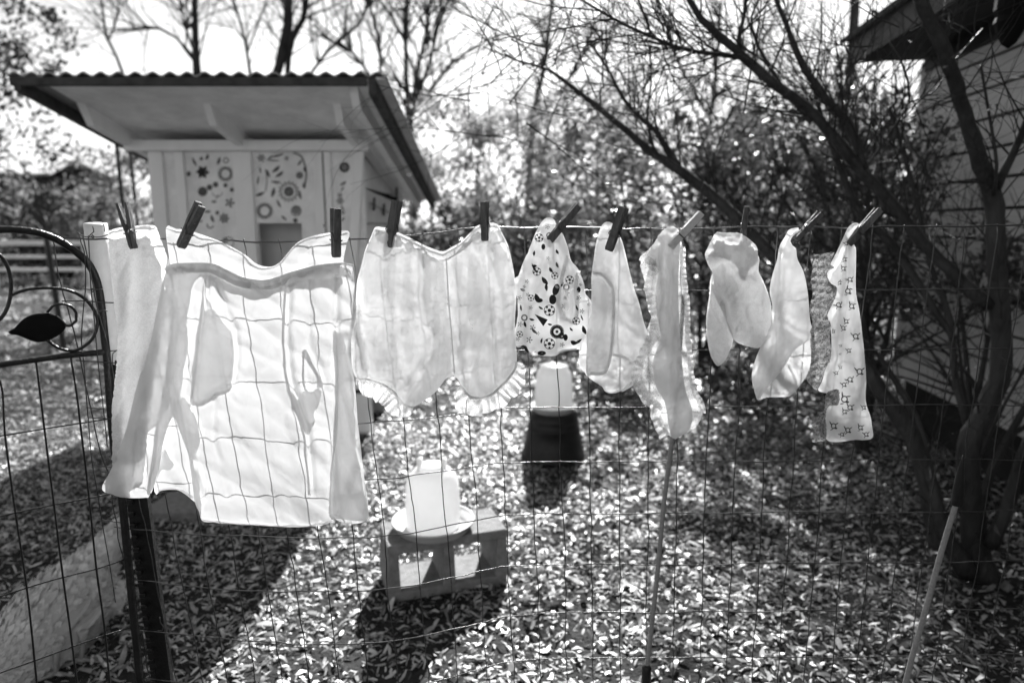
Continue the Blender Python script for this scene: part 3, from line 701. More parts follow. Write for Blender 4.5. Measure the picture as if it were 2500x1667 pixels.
bare('bare tree with fanning stems at the right end of the roof', [[(1003, 330, 22), (998, 270, 18), (992, 190, 12), (992, 70, 9), (1000, -50, 7)], [(1004, 280, 13), (1018, 180, 9), (1040, 80, 8), (1055, -30, 6)], [(1008, 262, 11), (1050, 150, 8), (1068, 70, 8), (1104, -20, 6)], [(1000, 290, 8), (1080, 180, 7), (1150, 120, 5), (1230, 80, 4)]], 12, 110, 12)
bare('bare tree far behind the leaning limbs', [[(1290, 480, 16), (1300, 300, 13), (1330, 150, 11), (1345, 20, 9), (1350, -60, 7)], [(1305, 300, 9), (1400, 180, 8), (1450, 60, 6)]], 16, 130, 14)
bare('pale far bare tree above the glossy shrub', [[(1720, 470, 14), (1735, 300, 11), (1750, 150, 9), (1760, 0, 7)], [(1738, 300, 8), (1660, 160, 7), (1620, 30, 5)], [(1740, 250, 8), (1850, 120, 6), (1900, 20, 5)]], 15, 140, 14)
# tall broadleaf tree: trunk seen beside the eave, unseen crown added above the frame to dapple the yard
pt_ = at(2078, 150, 6.9); e = empty('dappling_tree', (pt_.x, 6.9, 0), 'tall tree whose grey trunk rises beside the house eave', 'tree')
m = MB(); m.tube([(pt_.x-.02, 6.9, 0), (pt_.x, 6.9, 1.5), pt_, at(2086, 40, 6.9), at(2092, -120, 6.9), (pt_.x-.3, 7.0, 5.2)], [.07, .055, .045, .043, .04, .015], 10); m.build('trunk', M['bark_far'], e, True)
m = MB(); rs_ = random.Random(77)
for i in range(16): twig(m, Vector((pt_.x-.05*i/4, 6.95, 3.5+.1*i)), Vector((rs_.uniform(-1.2, .5), rs_.uniform(-.6, .6), .5)), rs_.uniform(1.0, 1.8), .018, 2, rs_, bend=.3, n=4)
m.build('branches', M['bark_far'], e)
V = np.concatenate([cloud(8000, (2.5, 8.1, 4.5), (1.2, .9, .45), .06, 201, .55), cloud(4200, (3.2, 7.4, 4.3), (.8, .8, .5), .06, 202, .5), cloud(2200, (1.9, 9.0, 4.7), (.7, .7, .3), .06, 203, .5)])
fast_mesh('foliage', V, np.arange(len(V)).reshape(-1, 4), M['leaf'], e)
pp = at(283, 340, 9.5)
e = empty('utility_pole', (pp.x, 9.5, 0), 'thin far pole standing left of the coop wall', 'pole')
m = MB(); m.tube([(pp.x+.02, 9.5, 0), (pp.x, 9.5, 2.6)], [.03, .025], 8); m.build('pole_shaft', M['bark_far'], e)
pp = gnd(157, 856)
e = empty('far_fence_post', (pp.x, pp.y, 0), 'dark thin post standing in the lit yard behind the gate scrolls', 'post')
m = MB(); m.tube([(pp.x, pp.y, 0), (pp.x-.05, pp.y, 1.12)], .028, 8); m.build('post_shaft', M['black_iron'], e)

# rail fence at the far left
rf = empty('rail_fence', (-8.5, 13, 0), 'pale wooden rail fence at the far left behind the gate', 'fence')
for zc, hh in ((.88, .045), (.62, .03), (.38, .03)):
    m = MB(); m.box((-14, 12.98, zc-hh), (-6.2, 13.02, zc+hh)); m.build('rail', M['white_paint'], rf)
for x in np.arange(-13.5, -6.1, 1.8):
    m = MB(); m.box((x-.05, 13.03, 0), (x+.05, 13.12, 1.0)); m.build('post', M['grey_wall'], rf)

# ================================================================== HEN
hen = empty('hen', tuple(gnd(90, 1600)), 'pale fluffy hen seen from behind at the lower left of the gate', 'hen')
ax = [(-150, 1800, 1.55, .008), (-142, 1775, 1.55, .024), (-128, 1745, 1.56, .032), (-110, 1735, 1.57, .034), (-85, 1710, 1.59, .050), (-60, 1705, 1.61, .055), (-25, 1680, 1.64, .074), (20, 1640, 1.69, .096), (68, 1590, 1.75, .114), (118, 1532, 1.81, .120), (165, 1474, 1.87, .108), (205, 1420, 1.93, .080), (234, 1378, 1.98, .050), (256, 1342, 2.02, .032), (276, 1308, 2.06, .022), (286, 1290, 2.08, .006)]
m = MB(); P = crom(ax, step=14)
Wh = [at(q[0], q[1], q[2]) for q in P]; Rh = [max(.004, q[3]) for q in P]
m.tube(Wh, Rh, 24)
lob = [([(235, 1365, 1.98), (262, 1330, 2.02), (285, 1300, 2.06), (292, 1285, 2.08)], [.03, .034, .022, .008]), ([(195, 1450, 1.90), (236, 1455, 1.93), (258, 1462, 1.95), (268, 1472, 1.96)], [.05, .062, .046, .012]), ([(140, 1500, 1.84), (172, 1520, 1.86), (186, 1540, 1.87), (190, 1555, 1.87)], [.035, .042, .032, .01])]
lobW = []
for pp_, rr_ in lob:
    Lw = [at(*q) for q in pp_]; m.tube(Lw, rr_, 16); lobW.append((Lw, rr_))
m.build('body', M['feather'], hen, True)
g = random.Random(3); V = []; Fq = []
for i in range(9000):
    k = g.randint(6, len(Wh)-2); d = (Wh[k+1]-Wh[k-1]).normalized(); o = d.orthogonal().normalized(); o.rotate(Matrix.Rotation(g.uniform(0, 6.28), 3, d))
    p = Wh[k]+d*g.uniform(-.01, .01)+o*Rh[k]*1.0
    if i % 3 == 0:
        Lw, rr_ = lobW[g.randint(0, 2)]; kk = g.randint(0, 2); f_ = g.random(); d = (Lw[kk+1]-Lw[kk]).normalized(); o = d.orthogonal().normalized(); o.rotate(Matrix.Rotation(g.uniform(0, 6.28), 3, d)); p = Lw[kk].lerp(Lw[kk+1], f_)+o*(rr_[kk]*(1-f_)+rr_[kk+1]*f_)
    a = (d*1.0+o*g.uniform(.05, .7)+Vector((0, 0, -.1))).normalized(); s = a.cross(o).normalized(); l = g.uniform(.016, .034); ww = l*.55
    b = len(V); V += [p, p+a*l*.55+s*ww*.5+o*.003, p+a*l, p+a*l*.55-s*ww*.5+o*.003]; Fq.append((b, b+1, b+2, b+3))
fast_mesh('plumage', [tuple(v) for v in V], Fq, M['feather'], hen)
wg = MB()
for sgn in (1,):
    pass
m = MB()
for row in range(5):
    for i in range(7+row):
        f = i/(6+row); k = int(10+(len(Wh)-24)*(.12+.62*f)); d = (Wh[k+1]-Wh[k-1]).normalized()
        tc = (CAM-Wh[k]).normalized(); tc = (tc-d*tc.dot(d)).normalized(); up_ = d.cross(tc); up_ = up_ if up_.z > 0 else -up_
        a_ = .75-row*.32; o = (tc*math.cos(a_)+up_*math.sin(a_)).normalized()
        p = Wh[k]+o*(Rh[k]+.004); s_ = d.cross(o).normalized(); l = .085*(1-.3*f)+.01*row; ww = .030
        dd = (d+o*.10-up_*.12).normalized()
        m.add([p, p+dd*l*.3+s_*ww*.5+o*.004, p+dd*l*.75+s_*ww*.4+o*.004, p+dd*l, p+dd*l*.75-s_*ww*.4+o*.004, p+dd*l*.3-s_*ww*.5+o*.004], [(0, 1, 2, 3, 4, 5)])
m.build('wing', M['wing'], hen)
m = MB(); tb = at(262, 1335, 2.02)
for i in range(11):
    a_ = -.75+.15*i; tip = at(292+14*math.sin(a_), 1278+14*abs(a_), 2.09); tip.x += .05*a_
    dd = (tip-tb); l = dd.length; dd.normalize(); s_ = dd.cross(Vector((.2, -1, .1))).normalized(); b_ = tb+s_*.01*a_
    m.add([b_-s_*.008, b_+dd*l*.5-s_*.013, b_+dd*l*.92-s_*.010, b_+dd*l, b_+dd*l*.92+s_*.010, b_+dd*l*.5+s_*.013, b_+s_*.008], [(0, 1, 2, 3, 4, 5, 6)])
m.build('tail', M['feather'], hen)
if False:
    P2 = [at(30, 1600, 1.60), at(90, 1530, 1.69), at(160, 1465, 1.79), at(220, 1420, 1.88)]
    wg.tube([p for p in P2], [.02, .05, .045, .01], 10)
for sx in (60, 130):
    f = gnd(sx-10, 1740 if sx == 60 else 1700)+Vector((0, .14, 0)); hip = f+Vector((.005, .01, .09))
    m = MB(); m.tube([hip, f+Vector((0, .012, .06)), f+Vector((0, 0, .012))], [.014, .007, .006], 8)
    for a in (-.6, 0, .6, 3.1): m.tube([f+Vector((0, 0, .012)), f+Vector((-.05*math.cos(a), -.05*math.sin(a), .006))], [.006, .003], 6)
    m.build('leg', M['beak'], hen, True)
hd = Wh[3]
m = MB(); m.tube([Wh[0], Wh[0]+Vector((-.012, -.01, -.03))], [.009, .001], 8); m.build('beak', M['beak'], hen, True)
m = MB(); m.box((hd.x-.045, hd.y-.004, hd.z-.01), (hd.x-.015, hd.y+.004, hd.z+.03), bev=.003); m.build('comb', M['comb'], hen)
# ================================================================== WIRE FENCE
fence = empty('wire_fence', (0.2, 1.2, 0), 'rusty welded wire mesh fence that the washing hangs on', 'fence')
rs = random.Random(21)
def wob(a, b): return .0016*noise.noise(Vector((a*9, b*9, 1.7)))+.0009*noise.noise(Vector((a*31, b*31, 4)))
S0, S1 = -.70, 1.75
for k in range(12):
    t = .1016*k
    m = MB(); pts = []; Wv = []
    n = 150
    for i in range(n+1):
        s = S0+(S1-S0)*i/n
        p = fsurf(s, t); p.z += wob(s, k*3.1)*2.2; p.y += wob(s, k*7.7)*2; pts.append(p)
    m.tube(pts, .00098 if k else .0013, 6)
    m.build('horizontal_wire', M['wire'], fence, True)
ns = int((S1-S0)/.0508)
for j in range(ns+1):
    s = S0+.006+.0508*j; m = MB(); pts = []
    for i in range(73):
        t = -.003+1.122*i/72
        p = fsurf(s, t); p.x += wob(j*2.3, t)*2.4; p.y += .0015+wob(j*5.1, t)*1.5; pts.append(p)
    m.tube(pts, .00092, 6); m.build('vertical_wire', M['wire'], fence, True)

# ================================================================== POST with white sleeve
post = empty('steel_post', tuple(FN(396, 1667)), 'dark metal fence post with a white plastic sleeve on top beside the gate', 'post')
def FP(px, py, off): return FN(px, py, off)
ln = [(300, 1010), (330, 1217), (396, 1667), (440, 1960)]
ln = [(270, 880), (283, 900)]+[(304, 1040), (334, 1217), (394, 1667), (432, 1950)]
pts = [FN(a, b, -.036) for a, b in ln]; pts[-1].z = 0
m = MB()
def flange(mb, pts, w, t, dx=0):
    vs = []
    for p in pts: vs += [(p.x-w+dx, p.y, p.z), (p.x+w+dx, p.y, p.z), (p.x+w+dx, p.y+t, p.z), (p.x-w+dx, p.y+t, p.z)]
    fs = []
    for i in range(len(pts)-1):
        a = i*4
        for k in range(4): j = (k+1) % 4; fs.append((a+k, a+j, a+4+j, a+4+k))
    fs += [(3, 2, 1, 0), tuple(len(pts)*4-4+k for k in range(4))]
    mb.add(vs, fs)
flange(m, pts, .018, .004); flange(m, [p+Vector((0, .0045, 0)) for p in pts], .0022, .034)
for i in range(40):
    f = i/39; q = pts[2].lerp(pts[-1], f); m.box((q.x-.012, q.y-.006, q.z-.004), (q.x-.002, q.y-.0005, q.z+.004), bev=.001)
m.build('post_steel', M['black_iron'], post)
ln = [(233, 546), (243, 640), (256, 760), (272, 884)]
P = [FN(a, b, -.050) for a, b in ln]
m = MB(); m.tube(P, [.0165, .0165, .0168, .0172], 20); m.build('sleeve', M['sleeve'], post, True)
m = MB()
def wpx(mb, L, off, r=.0008, n=6, st=6): mb.tube([FN(a[0], a[1], off) for a in crom(L, step=st)], r, n)
wpx(m, [(187, 567), (196, 573), (207, 578), (222, 579), (240, 579), (255, 576), (266, 572)], .0)
wpx(m, [(217, 578), (222, 572), (229, 566), (228, 559), (226, 552)], -.006); wpx(m, [(226, 573), (229, 577), (227, 582), (224, 578), (226, 573)], .002, st=2)
wpx(m, [(251, 543), (254, 551), (255, 566)], -.008); wpx(m, [(213, 541), (228, 542)], -.004)
wpx(m, [(192, 568), (197, 590), (205, 612), (208, 640), (209, 700), (204, 750), (199, 830), (206, 900), (212, 980), (224, 1120), (238, 1200), (252, 1290), (268, 1380), (282, 1470)], .003)
wpx(m, [(216, 575), (218, 620), (221, 690), (226, 740), (232, 800), (238, 870), (247, 950), (256, 1030), (262, 1090)], .004)
wpx(m, [(205, 706), (226, 707), (250, 706)], .004); wpx(m, [(225, 704), (229, 708), (226, 713), (223, 708), (225, 704)], .006, st=2)
wpx(m, [(235, 757), (244, 760), (254, 757), (262, 760)], .022)
wpx(m, [(266, 857), (279, 856), (286, 855)], .004); wpx(m, [(284, 856), (276, 862), (275, 890), (284, 892)], .006)
wpx(m, [(209, 994), (230, 996), (256, 999)], .003); wpx(m, [(226, 1135), (248, 1137), (270, 1140)], .003); wpx(m, [(248, 1268), (270, 1272), (294, 1275)], .003)
wpx(m, [(390, 1505), (392, 1520), (398, 1528), (396, 1538), (386, 1539)], .01, .001)
m.build('tie_wire', M['wire'], post, True)

# ================================================================== GATE
gdir = Vector((math.sin(R(46.6)), math.cos(R(46.6)), 0)); g0 = Vector((-.660, 1.048, 1.22)); gn = gdir.cross(Vector((SHX, LEAN, -1))).normalized()
def GP(px, py, off=0.0):
    r = ray(px, py); t = (g0-CAM).dot(gn)/r.dot(gn); p = CAM+r*t
    return p+(CAM-p).normalized()*off if off else p
gate = empty('garden_gate', (g0.x, g0.y, 0), 'black iron garden gate with an arched top, scrolls and a metal leaf', 'gate')
def gtube(L, wpx_, nm, off=0, n=12, step=10, close=False):
    P = [GP(a[0], a[1], off) for a in crom(L, step=step)]
    m = MB(); m.tube(P, [wpx_/2*depth(p)/FPX for p in P], n); m.build(nm, M['black_iron'], gate, True)
gtube([(-420, 900), (-330, 760), (-200, 640), (-90, 575), (0, 561), (50, 562), (96, 569), (143, 587), (188, 617), (219, 648), (238, 690), (248, 749), (255, 819), (262, 883), (270, 1000), (281, 1110), (297, 1213), (318, 1420), (343, 1667), (360, 1800)], 18, 'frame')
gtube([(-300, 934), (0, 890), (80, 879), (160, 868), (256, 859)], 15, 'crossbar', n=10)
gtube([(-60, 610), (-20, 612), (8, 632), (22, 662), (27, 690), (25, 725), (14, 760), (-8, 785), (-50, 800)], 9, 'scroll')
gtube([(29, 720), (62, 708), (110, 703), (160, 707), (198, 723), (224, 748), (237, 775), (237, 798), (225, 828), (198, 850), (172, 856), (140, 848), (115, 830)], 7.5, 'scroll')
gtube([(115, 763), (128, 748), (150, 742), (172, 747), (186, 764), (186, 783), (172, 795), (158, 795)], 6.5, 'scroll')
lf = [(20, 810), (35, 801), (57, 779), (83, 767), (115, 764), (140, 770), (158, 786), (163, 793), (153, 810), (134, 824), (112, 833), (90, 835), (67, 828), (45, 819), (26, 816)]
P = crom(lf, step=6, closed=True); m = MB(); nP = len(P)
c = np.mean(np.array(P), 0)
ring = []
for off, k in ((.0015, 1.0), (.004, .7), (.0055, .35)):
    ring.append([GP(c[0]+(p[0]-c[0])*k, c[1]+(p[1]-c[1])*k, off) for p in P])
back = [GP(p[0], p[1], -.002) for p in P]
vs = back+[v for r_ in ring for v in r_]+[GP(c[0], c[1], .006)]
fs = []
for L_ in range(3):
    for i in range(nP): j = (i+1) % nP; fs.append((L_*nP+i, L_*nP+j, (L_+1)*nP+j, (L_+1)*nP+i))
for i in range(nP): j = (i+1) % nP; fs.append((3*nP+i, 3*nP+j, 4*nP))
fs.append(tuple(range(nP-1, -1, -1)))
m.add(vs, fs); m.build('leaf_ornament', M['flat_black'], gate, True)
for L_ in ([(-60, 870), (0, 930), (12, 1060), (36, 1240), (66, 1440), (90, 1667), (100, 1760)], [(87, 876), (98, 960), (110, 1060), (132, 1235), (154, 1410), (172, 1540), (188, 1667), (200, 1760)], [(172, 868), (187, 960), (199, 1060), (217, 1210), (235, 1385), (255, 1530), (268, 1667), (278, 1760)]):
    gtube(L_, 4.6, 'vertical_wire', n=8, step=30)
for L_ in ([(-260, 1106), (0, 1064), (130, 1043), (272, 1021)], [(-200, 1312), (0, 1260), (130, 1232), (285, 1203)], [(-150, 1502), (0, 1455), (130, 1415), (240, 1387), (304, 1365)], [(-120, 1690), (0, 1642), (96, 1608), (240, 1555), (320, 1531)], [(-100, 1880), (0, 1830), (200, 1740), (338, 1690)]):
    gtube(L_, 3.6, 'horizontal_wire', n=8, step=30)

# ================================================================== STEP-IN STAKES
def stake(pts, label, wtop, clips):
    b = FN(*pts[-1][:2]); e = empty('fence_stake', tuple(b), label, 'stake')
    P = [FN(a, b_, .008) for a, b_ in crom(pts, step=30)]
    last = P[-1]; dirv = (P[-1]-P[-2]).normalized(); P.append(last+dirv*(last.z/max(.1, -dirv.z)))
    m = MB(); m.tube(P, [wtop/2*depth(p)/FPX for p in P], 10); m.build('rod', M['rod'], e, True)
    for cp, wd_ in clips:
        Q = [FN(a, b_, .009) for a, b_ in cp]; m = MB(); m.tube(Q, [x/2*depth(q)/FPX for q, x in zip(Q, wd_)], 12); m.build('clip', M['black_plastic'], e, True)
stake([(1668, 720), (1655, 900), (1641, 1068), (1622, 1220), (1605, 1400), (1580, 1625), (1572, 1700)], 'slender grey rod stake leaning below the lacy top', 11, [([(1579, 1622), (1579, 1628), (1575, 1720)], (14, 23, 22))])
stake([(2335, 1226), (2300, 1340), (2262, 1480), (2225, 1610), (2208, 1680)], 'slender grey rod stake leaning under the tree at the right', 13, [([(2332, 1232), (2340, 1200), (2344, 1160), (2349, 1128), (2352, 1112)], (20, 27, 18, 8, 5))])

# ================================================================== GARMENTS
def seg_dist(P, poly, closed=False):
    A = np.array(poly[:-1], float); B = np.array(poly[1:], float); P = np.asarray(P, float)
    if closed: A = np.vstack([A, poly[-1]]); B = np.vstack([B, poly[0]])
    Dv = B-A; l2 = (Dv**2).sum(1)+1e-9; out = np.empty(len(P))
    for i in range(0, len(P), 4000):
        Q = P[i:i+4000, None, :]-A[None]
        t = np.minimum(np.maximum((Q*Dv[None]).sum(2)/l2, 0), 1)
        E = Q-t[..., None]*Dv[None]
        out[i:i+4000] = np.sqrt((E**2).sum(2).min(1))
    return out
class G:
    """one garment: depth function in fence space, shared by its panels and prints"""
    def __init__(s, off=.012, folds=(), pleat=None, nz=.0035, bulge=.006, bw=40, seed=0, wr=.0044):
        s.wr = wr
        s.off = off; s.folds = folds; s.pleat = pleat; s.nz = nz; s.bulge = bulge; s.bw = bw; s.seed = seed; s.out = None
    def h(s, P):
        H = np.full(len(P), s.off)
        for pts, amp, wdt in s.folds:
            H += amp*np.exp(-(seg_dist(P, pts)/wdt)**2)
        if s.pleat:
            for a, lam, ang_, warp in s.pleat:
                ph = (P[:, 0]*math.cos(ang_)+P[:, 1]*math.sin(ang_))/lam*2*np.pi
                H += a*np.sin(ph+np.array([warp*noise.noise(Vector((p[0]/90, p[1]/160, s.seed))) for p in P]))
        if s.nz: H += s.nz*np.array([noise.noise(Vector((p[0]/70, p[1]/110, s.seed+.5)))+.5*noise.noise(Vector((p[0]/26, p[1]/40, s.seed+7))) for p in P])
        if s.wr:
            ca, sa = math.cos(.25+s.seed*.37), math.sin(.25+s.seed*.37)
            def wk(p):
                u, v = p[0]*ca+p[1]*sa*.3, p[1]*ca-p[0]*sa*.3
                a = 1-abs(noise.noise(Vector((u/26, v/95, s.seed*1.3)))); b = 1-abs(noise.noise(Vector((u/15+4, v/34, s.seed*2.1))))
                c = 1-abs(noise.noise(Vector(((u+v)/22, (v-u)/60, s.seed*3.7))))
                return a**5*1.0+b**5*.45+c**6*.7
            H += s.wr*np.array([wk(p) for p in P])
        if s.bulge and s.out is not None:
            d = np.clip(seg_dist(P, s.out, True)/s.bw, 0, 1); H += s.bulge*np.sqrt(1-(1-d)**2)
        return H
    def proj(s, extra=.0015):
        def f(pts):
            H = s.h(np.array(pts, float)); return [FN(p[0], p[1], h_+extra) for p, h_ in zip(pts, H)]
        return f
def conv(pts, ox, oy, sc_): return [(ox+p[0]/sc_, oy+p[1]/sc_) for p in pts]
def cloth(name, outline, g, mat, parent, res=7, extra=0.0, sharp=False, edge=0.0, seed=1, own_edge=False, flip=1.0):
    rr = np.random.default_rng(seed)
    B = [np.array(p) for p in (outline if sharp else crom(outline, step=res*.8, closed=True))]
    if sharp:
        Q = []
        for i in range(len(B)):
            a, b = B[i], B[(i+1) % len(B)]; k = max(1, int(np.linalg.norm(b-a)/(res*.8)))
            Q += [a+(b-a)*j/k for j in range(k)]
        B = Q
    # drop near-duplicate points
    C_ = [B[0]]
    for b in B[1:]:
        if np.linalg.norm(b-C_[-1]) > res*.3: C_.append(b)
    if np.linalg.norm(C_[0]-C_[-1]) < res*.3: C_.pop()
    B = np.array(C_)
    if edge: B = B+rr.normal(0, edge, B.shape)
    x0, y0 = B.min(0); x1, y1 = B.max(0)
    gx = np.arange(x0, x1, res); gy = np.arange(y0, y1, res*.87)
    Pg = np.array([(x+(res/2 if j % 2 else 0)+rr.uniform(-1, 1)*res*.12, y+rr.uniform(-1, 1)*res*.12) for j, y in enumerate(gy) for x in gx])
    # inside test
    ins = np.zeros(len(Pg), bool); n = len(B)
    for i in range(n):
        a, b = B[i], B[(i+1) % n]
        c = ((a[1] > Pg[:, 1]) != (b[1] > Pg[:, 1])) & (Pg[:, 0] < (b[0]-a[0])*(Pg[:, 1]-a[1])/(b[1]-a[1]+1e-12)+a[0])
        ins ^= c
    Pg = Pg[ins]
    if len(Pg): Pg = Pg[seg_dist(Pg, B, True) > res*.5]
    allp = [Vector(p) for p in B]+[Vector(p) for p in Pg]
    vo, eo, fo, *_ = delaunay_2d_cdt(allp, [], [list(range(n))], 1, 1e-4)
    P2 = np.array([tuple(v) for v in vo])
    if g.out is None or own_edge: g.out = B
    H = g.h(P2)*flip+extra
    me = bpy.data.meshes.new(name)
    me.from_pydata([tuple(FN(p[0], p[1], hh)) for p, hh in zip(P2, H)], [], [tuple(f) for f in fo]); me.update()
    return link(name, me, mat, parent, True)
def strip(path, w0, w1, ruf=0.0, lam=30, seed=0):
    """outline polygon of a band along a path; w0/w1 widths to either side"""
    P = np.array(crom(path, step=8)); T = np.gradient(P, axis=0); T /= np.linalg.norm(T, axis=1)[:, None]+1e-9
    Nn = np.stack([-T[:, 1], T[:, 0]], 1); s_ = np.cumsum(np.r_[0, np.linalg.norm(np.diff(P, axis=0), axis=1)])
    r1 = ruf*np.sin(s_/lam*2*np.pi+seed)+ruf*.5*np.sin(s_/lam*3.7+seed*2)
    return [tuple(p) for p in P+Nn*(w0+r1)[:, None]]+[tuple(p) for p in (P-Nn*w1)[::-1]]
def band(name, path, w, mat, parent, off, ribs=7, amp=.0016, rad=.004, lace=False):
    """a gathered band following a pixel path: real rounded strip with rib corrugation"""
    P = np.array(crom(path, step=2.5)); T = np.gradient(P, axis=0); T /= np.linalg.norm(T, axis=1)[:, None]+1e-9
    Nn = np.stack([-T[:, 1], T[:, 0]], 1); s_ = np.cumsum(np.r_[0, np.linalg.norm(np.diff(P, axis=0), axis=1)])
    V = []; Fq = []; k = 7
    for i, (p, nn) in enumerate(zip(P, Nn)):
        o = off(p) if callable(off) else off
        for j in range(k+1):
            u = j/k*2-1
            rib = amp*math.sin(s_[i]/ribs*2*math.pi+1.5*noise.noise(Vector((s_[i]/20, j*.3, 1))))*(1-.3*abs(u))
            V.append(tuple(FN(p[0]+nn[0]*u*w/2, p[1]+nn[1]*u*w/2, o+rad*math.sqrt(max(0, 1-u*u))+rib)))
    for i in range(len(P)-1):
        for j in range(k):
            a = i*(k+1)+j; Fq.append((a, a+1, a+k+2, a+k+1))
    return fast_mesh(name, V, Fq, mat, parent, True)
def frill(name, path, w, mat, parent, off, lam=16, amp=.007, seed=0, taper=True):
    """ruffled lace frill hanging from a path: fluted in depth, scalloped hem"""
    P = np.array(crom(path, step=2.5)); T = np.gradient(P, axis=0); T /= np.linalg.norm(T, axis=1)[:, None]+1e-9
    Nn = np.stack([-T[:, 1], T[:, 0]], 1); s_ = np.cumsum(np.r_[0, np.linalg.norm(np.diff(P, axis=0), axis=1)]); tot = s_[-1]
    V = []; Fq = []; k = 8
    for i, (p, nn) in enumerate(zip(P, Nn)):
        o = off(p) if callable(off) else off
        tp_ = min(1, 4*min(s_[i], tot-s_[i])/tot+.35) if taper else 1
        hem = w*tp_*(1+.12*abs(math.sin(s_[i]/9))+.18*noise.noise(Vector((s_[i]/30, seed, 0))))
        sh = 5*noise.noise(Vector((s_[i]/24, seed, 5)))
        for j in range(k+1):
            u = j/k; q = p+nn*hem*u+T[i]*sh*u
            V.append(tuple(FN(q[0], q[1], o+amp*u*math.sin(s_[i]/lam*2*math.pi+2*noise.noise(Vector((s_[i]/25, seed, u)))))))
    for i in range(len(P)-1):
        for j in range(k):
            a = i*(k+1)+j; Fq.append((a, a+1, a+k+2, a+k+1))
    return fast_mesh(name, V, Fq, mat, parent, True)
def garment(name, label, cat, px, py, group=None):
    return empty(name, tuple(FN(px, py)), label, cat, group)
A_ = (200, 460, 1.867); B_ = (820, 460, 2.614); C_c = (1240, 470, 2.488); D_ = (1680, 470, 2.45)

# ---- terry towel, far left
e = garment('towel', 'white terry towel hanging leftmost beside the gate', 'towel', 330, 565)
g = G(.016, folds=[(conv([(230, 300), (215, 560), (200, 900), (190, 1180)], *A_), -.008, 16), (conv([(280, 260), (300, 560), (280, 800)], *A_), .008, 16), (conv([(150, 300), (170, 600)], *A_), .006, 12)], nz=.004, bulge=.004, seed=2)
cloth('towel_cloth', conv([(120, 205), (150, 190), (200, 181), (250, 176), (300, 172), (338, 178), (362, 240), (385, 300), (402, 345), (400, 420), (380, 560), (345, 800), (320, 1000), (300, 1200), (280, 1330), (190, 1330), (141, 1260), (138, 1180), (136, 1000), (150, 880), (162, 720), (160, 640), (145, 500), (131, 350)], *A_), g, M['terry'], e, res=5, edge=.8)
cloth('back_layer', conv([(122, 212), (200, 190), (300, 180), (338, 190), (385, 305), (400, 420), (380, 560), (345, 800), (320, 1000), (300, 1190), (150, 1190), (140, 1000), (155, 880), (166, 720), (150, 500), (136, 351)], *A_), G(-.004, nz=.004, bulge=0, seed=40), M['terry'], e, res=9)
band('hem', conv([(122, 203), (150, 188), (200, 179), (250, 174), (300, 170), (336, 176)], *A_), 5, M['terry'], e, .016, 4, .0008, .002)

# ---- half slip / pinafore
slip = garment('half_slip', 'sheer white half slip with a gathered waistband, the widest piece on the fence', 'slip', 640, 640)
gb = G(.008, folds=[(conv([(540, 220), (560, 500), (590, 900)], *A_), .006, 20)], nz=.004, bulge=0, seed=3)
cloth('back_panel', conv([(383, 180), (430, 185), (480, 190), (560, 215), (650, 250), (740, 300), (790, 340), (830, 356), (870, 355), (905, 335), (940, 295), (980, 250), (1030, 225), (1110, 205), (1215, 195), (1205, 260), (1192, 330), (1195, 400), (1000, 420), (820, 470), (700, 450), (600, 400), (520, 420), (500, 700), (470, 950), (500, 1250), (530, 1425), (470, 1392), (430, 1372), (360, 1375), (330, 1380), (350, 1100), (400, 800), (420, 500), (402, 345)], *A_), gb, M['sheer'], slip, res=8)
band('back_edge', conv([(383, 184), (430, 189), (480, 194), (560, 219), (650, 254), (740, 304), (790, 344), (830, 359), (870, 358), (905, 338), (940, 298), (980, 253), (1030, 228), (1110, 208), (1212, 199)], *A_), 4, M['sheer_fold'], slip, .008, 9, .0003, .0012)
gf = G(.022, folds=[(conv([(600, 420), (700, 640), (712, 760), (690, 880), (560, 960)], *A_), .010, 8), (conv([(575, 410), (560, 560), (520, 800), (500, 970)], *A_), .012, 9), (conv([(945, 440), (933, 640), (950, 860), (985, 960), (1030, 1120), (1050, 1380)], *A_), .011, 9),
    (conv([(1155, 400), (1165, 800), (1150, 1200), (1145, 1480)], *A_), .010, 8), (conv([(600, 960), (600, 1150), (660, 1400)], *A_), .007, 9), (conv([(440, 620), (420, 900), (480, 1170), (540, 1400)], *A_), .011, 12), (conv([(385, 400), (330, 700), (260, 1000), (190, 1340)], *A_), .008, 18),
    (conv([(1180, 900), (1230, 1150), (1290, 1280)], *A_), .006, 7), (conv([(400, 1060), (330, 1240), (300, 1390)], *A_), .008, 8), (conv([(1040, 430), (1035, 700), (1100, 860)], *A_), .006, 8), (conv([(250, 1100), (220, 1380)], *A_), .006, 10)], nz=.004, bulge=.004, bw=16, seed=4)
front = [(385, 375), (430, 352), (500, 348), (590, 350), (650, 372), (720, 405), (800, 430), (850, 425), (960, 385), (1080, 350), (1190, 345), (1225, 352), (1238, 385), (1248, 500), (1250, 580), (1228, 700), (1235, 850), (1250, 1000), (1268, 1150), (1285, 1300), (1300, 1440), (1301, 1510), (1230, 1512), (1155, 1505), (1120, 1526), (1080, 1536), (1000, 1542), (900, 1541), (800, 1535), (700, 1530), (600, 1521), (550, 1514), (532, 1470), (512, 1415), (490, 1240), (470, 1170), (425, 1050), (402, 1060), (370, 1160), (350, 1280), (310, 1395), (290, 1408), (215, 1410), (170, 1400), (92, 1370), (137, 1270), (200, 1100), (250, 900), (300, 740), (325, 640), (352, 500)]
cloth('front_panel', conv(front, *A_), gf, M['sheer'], slip, res=6)
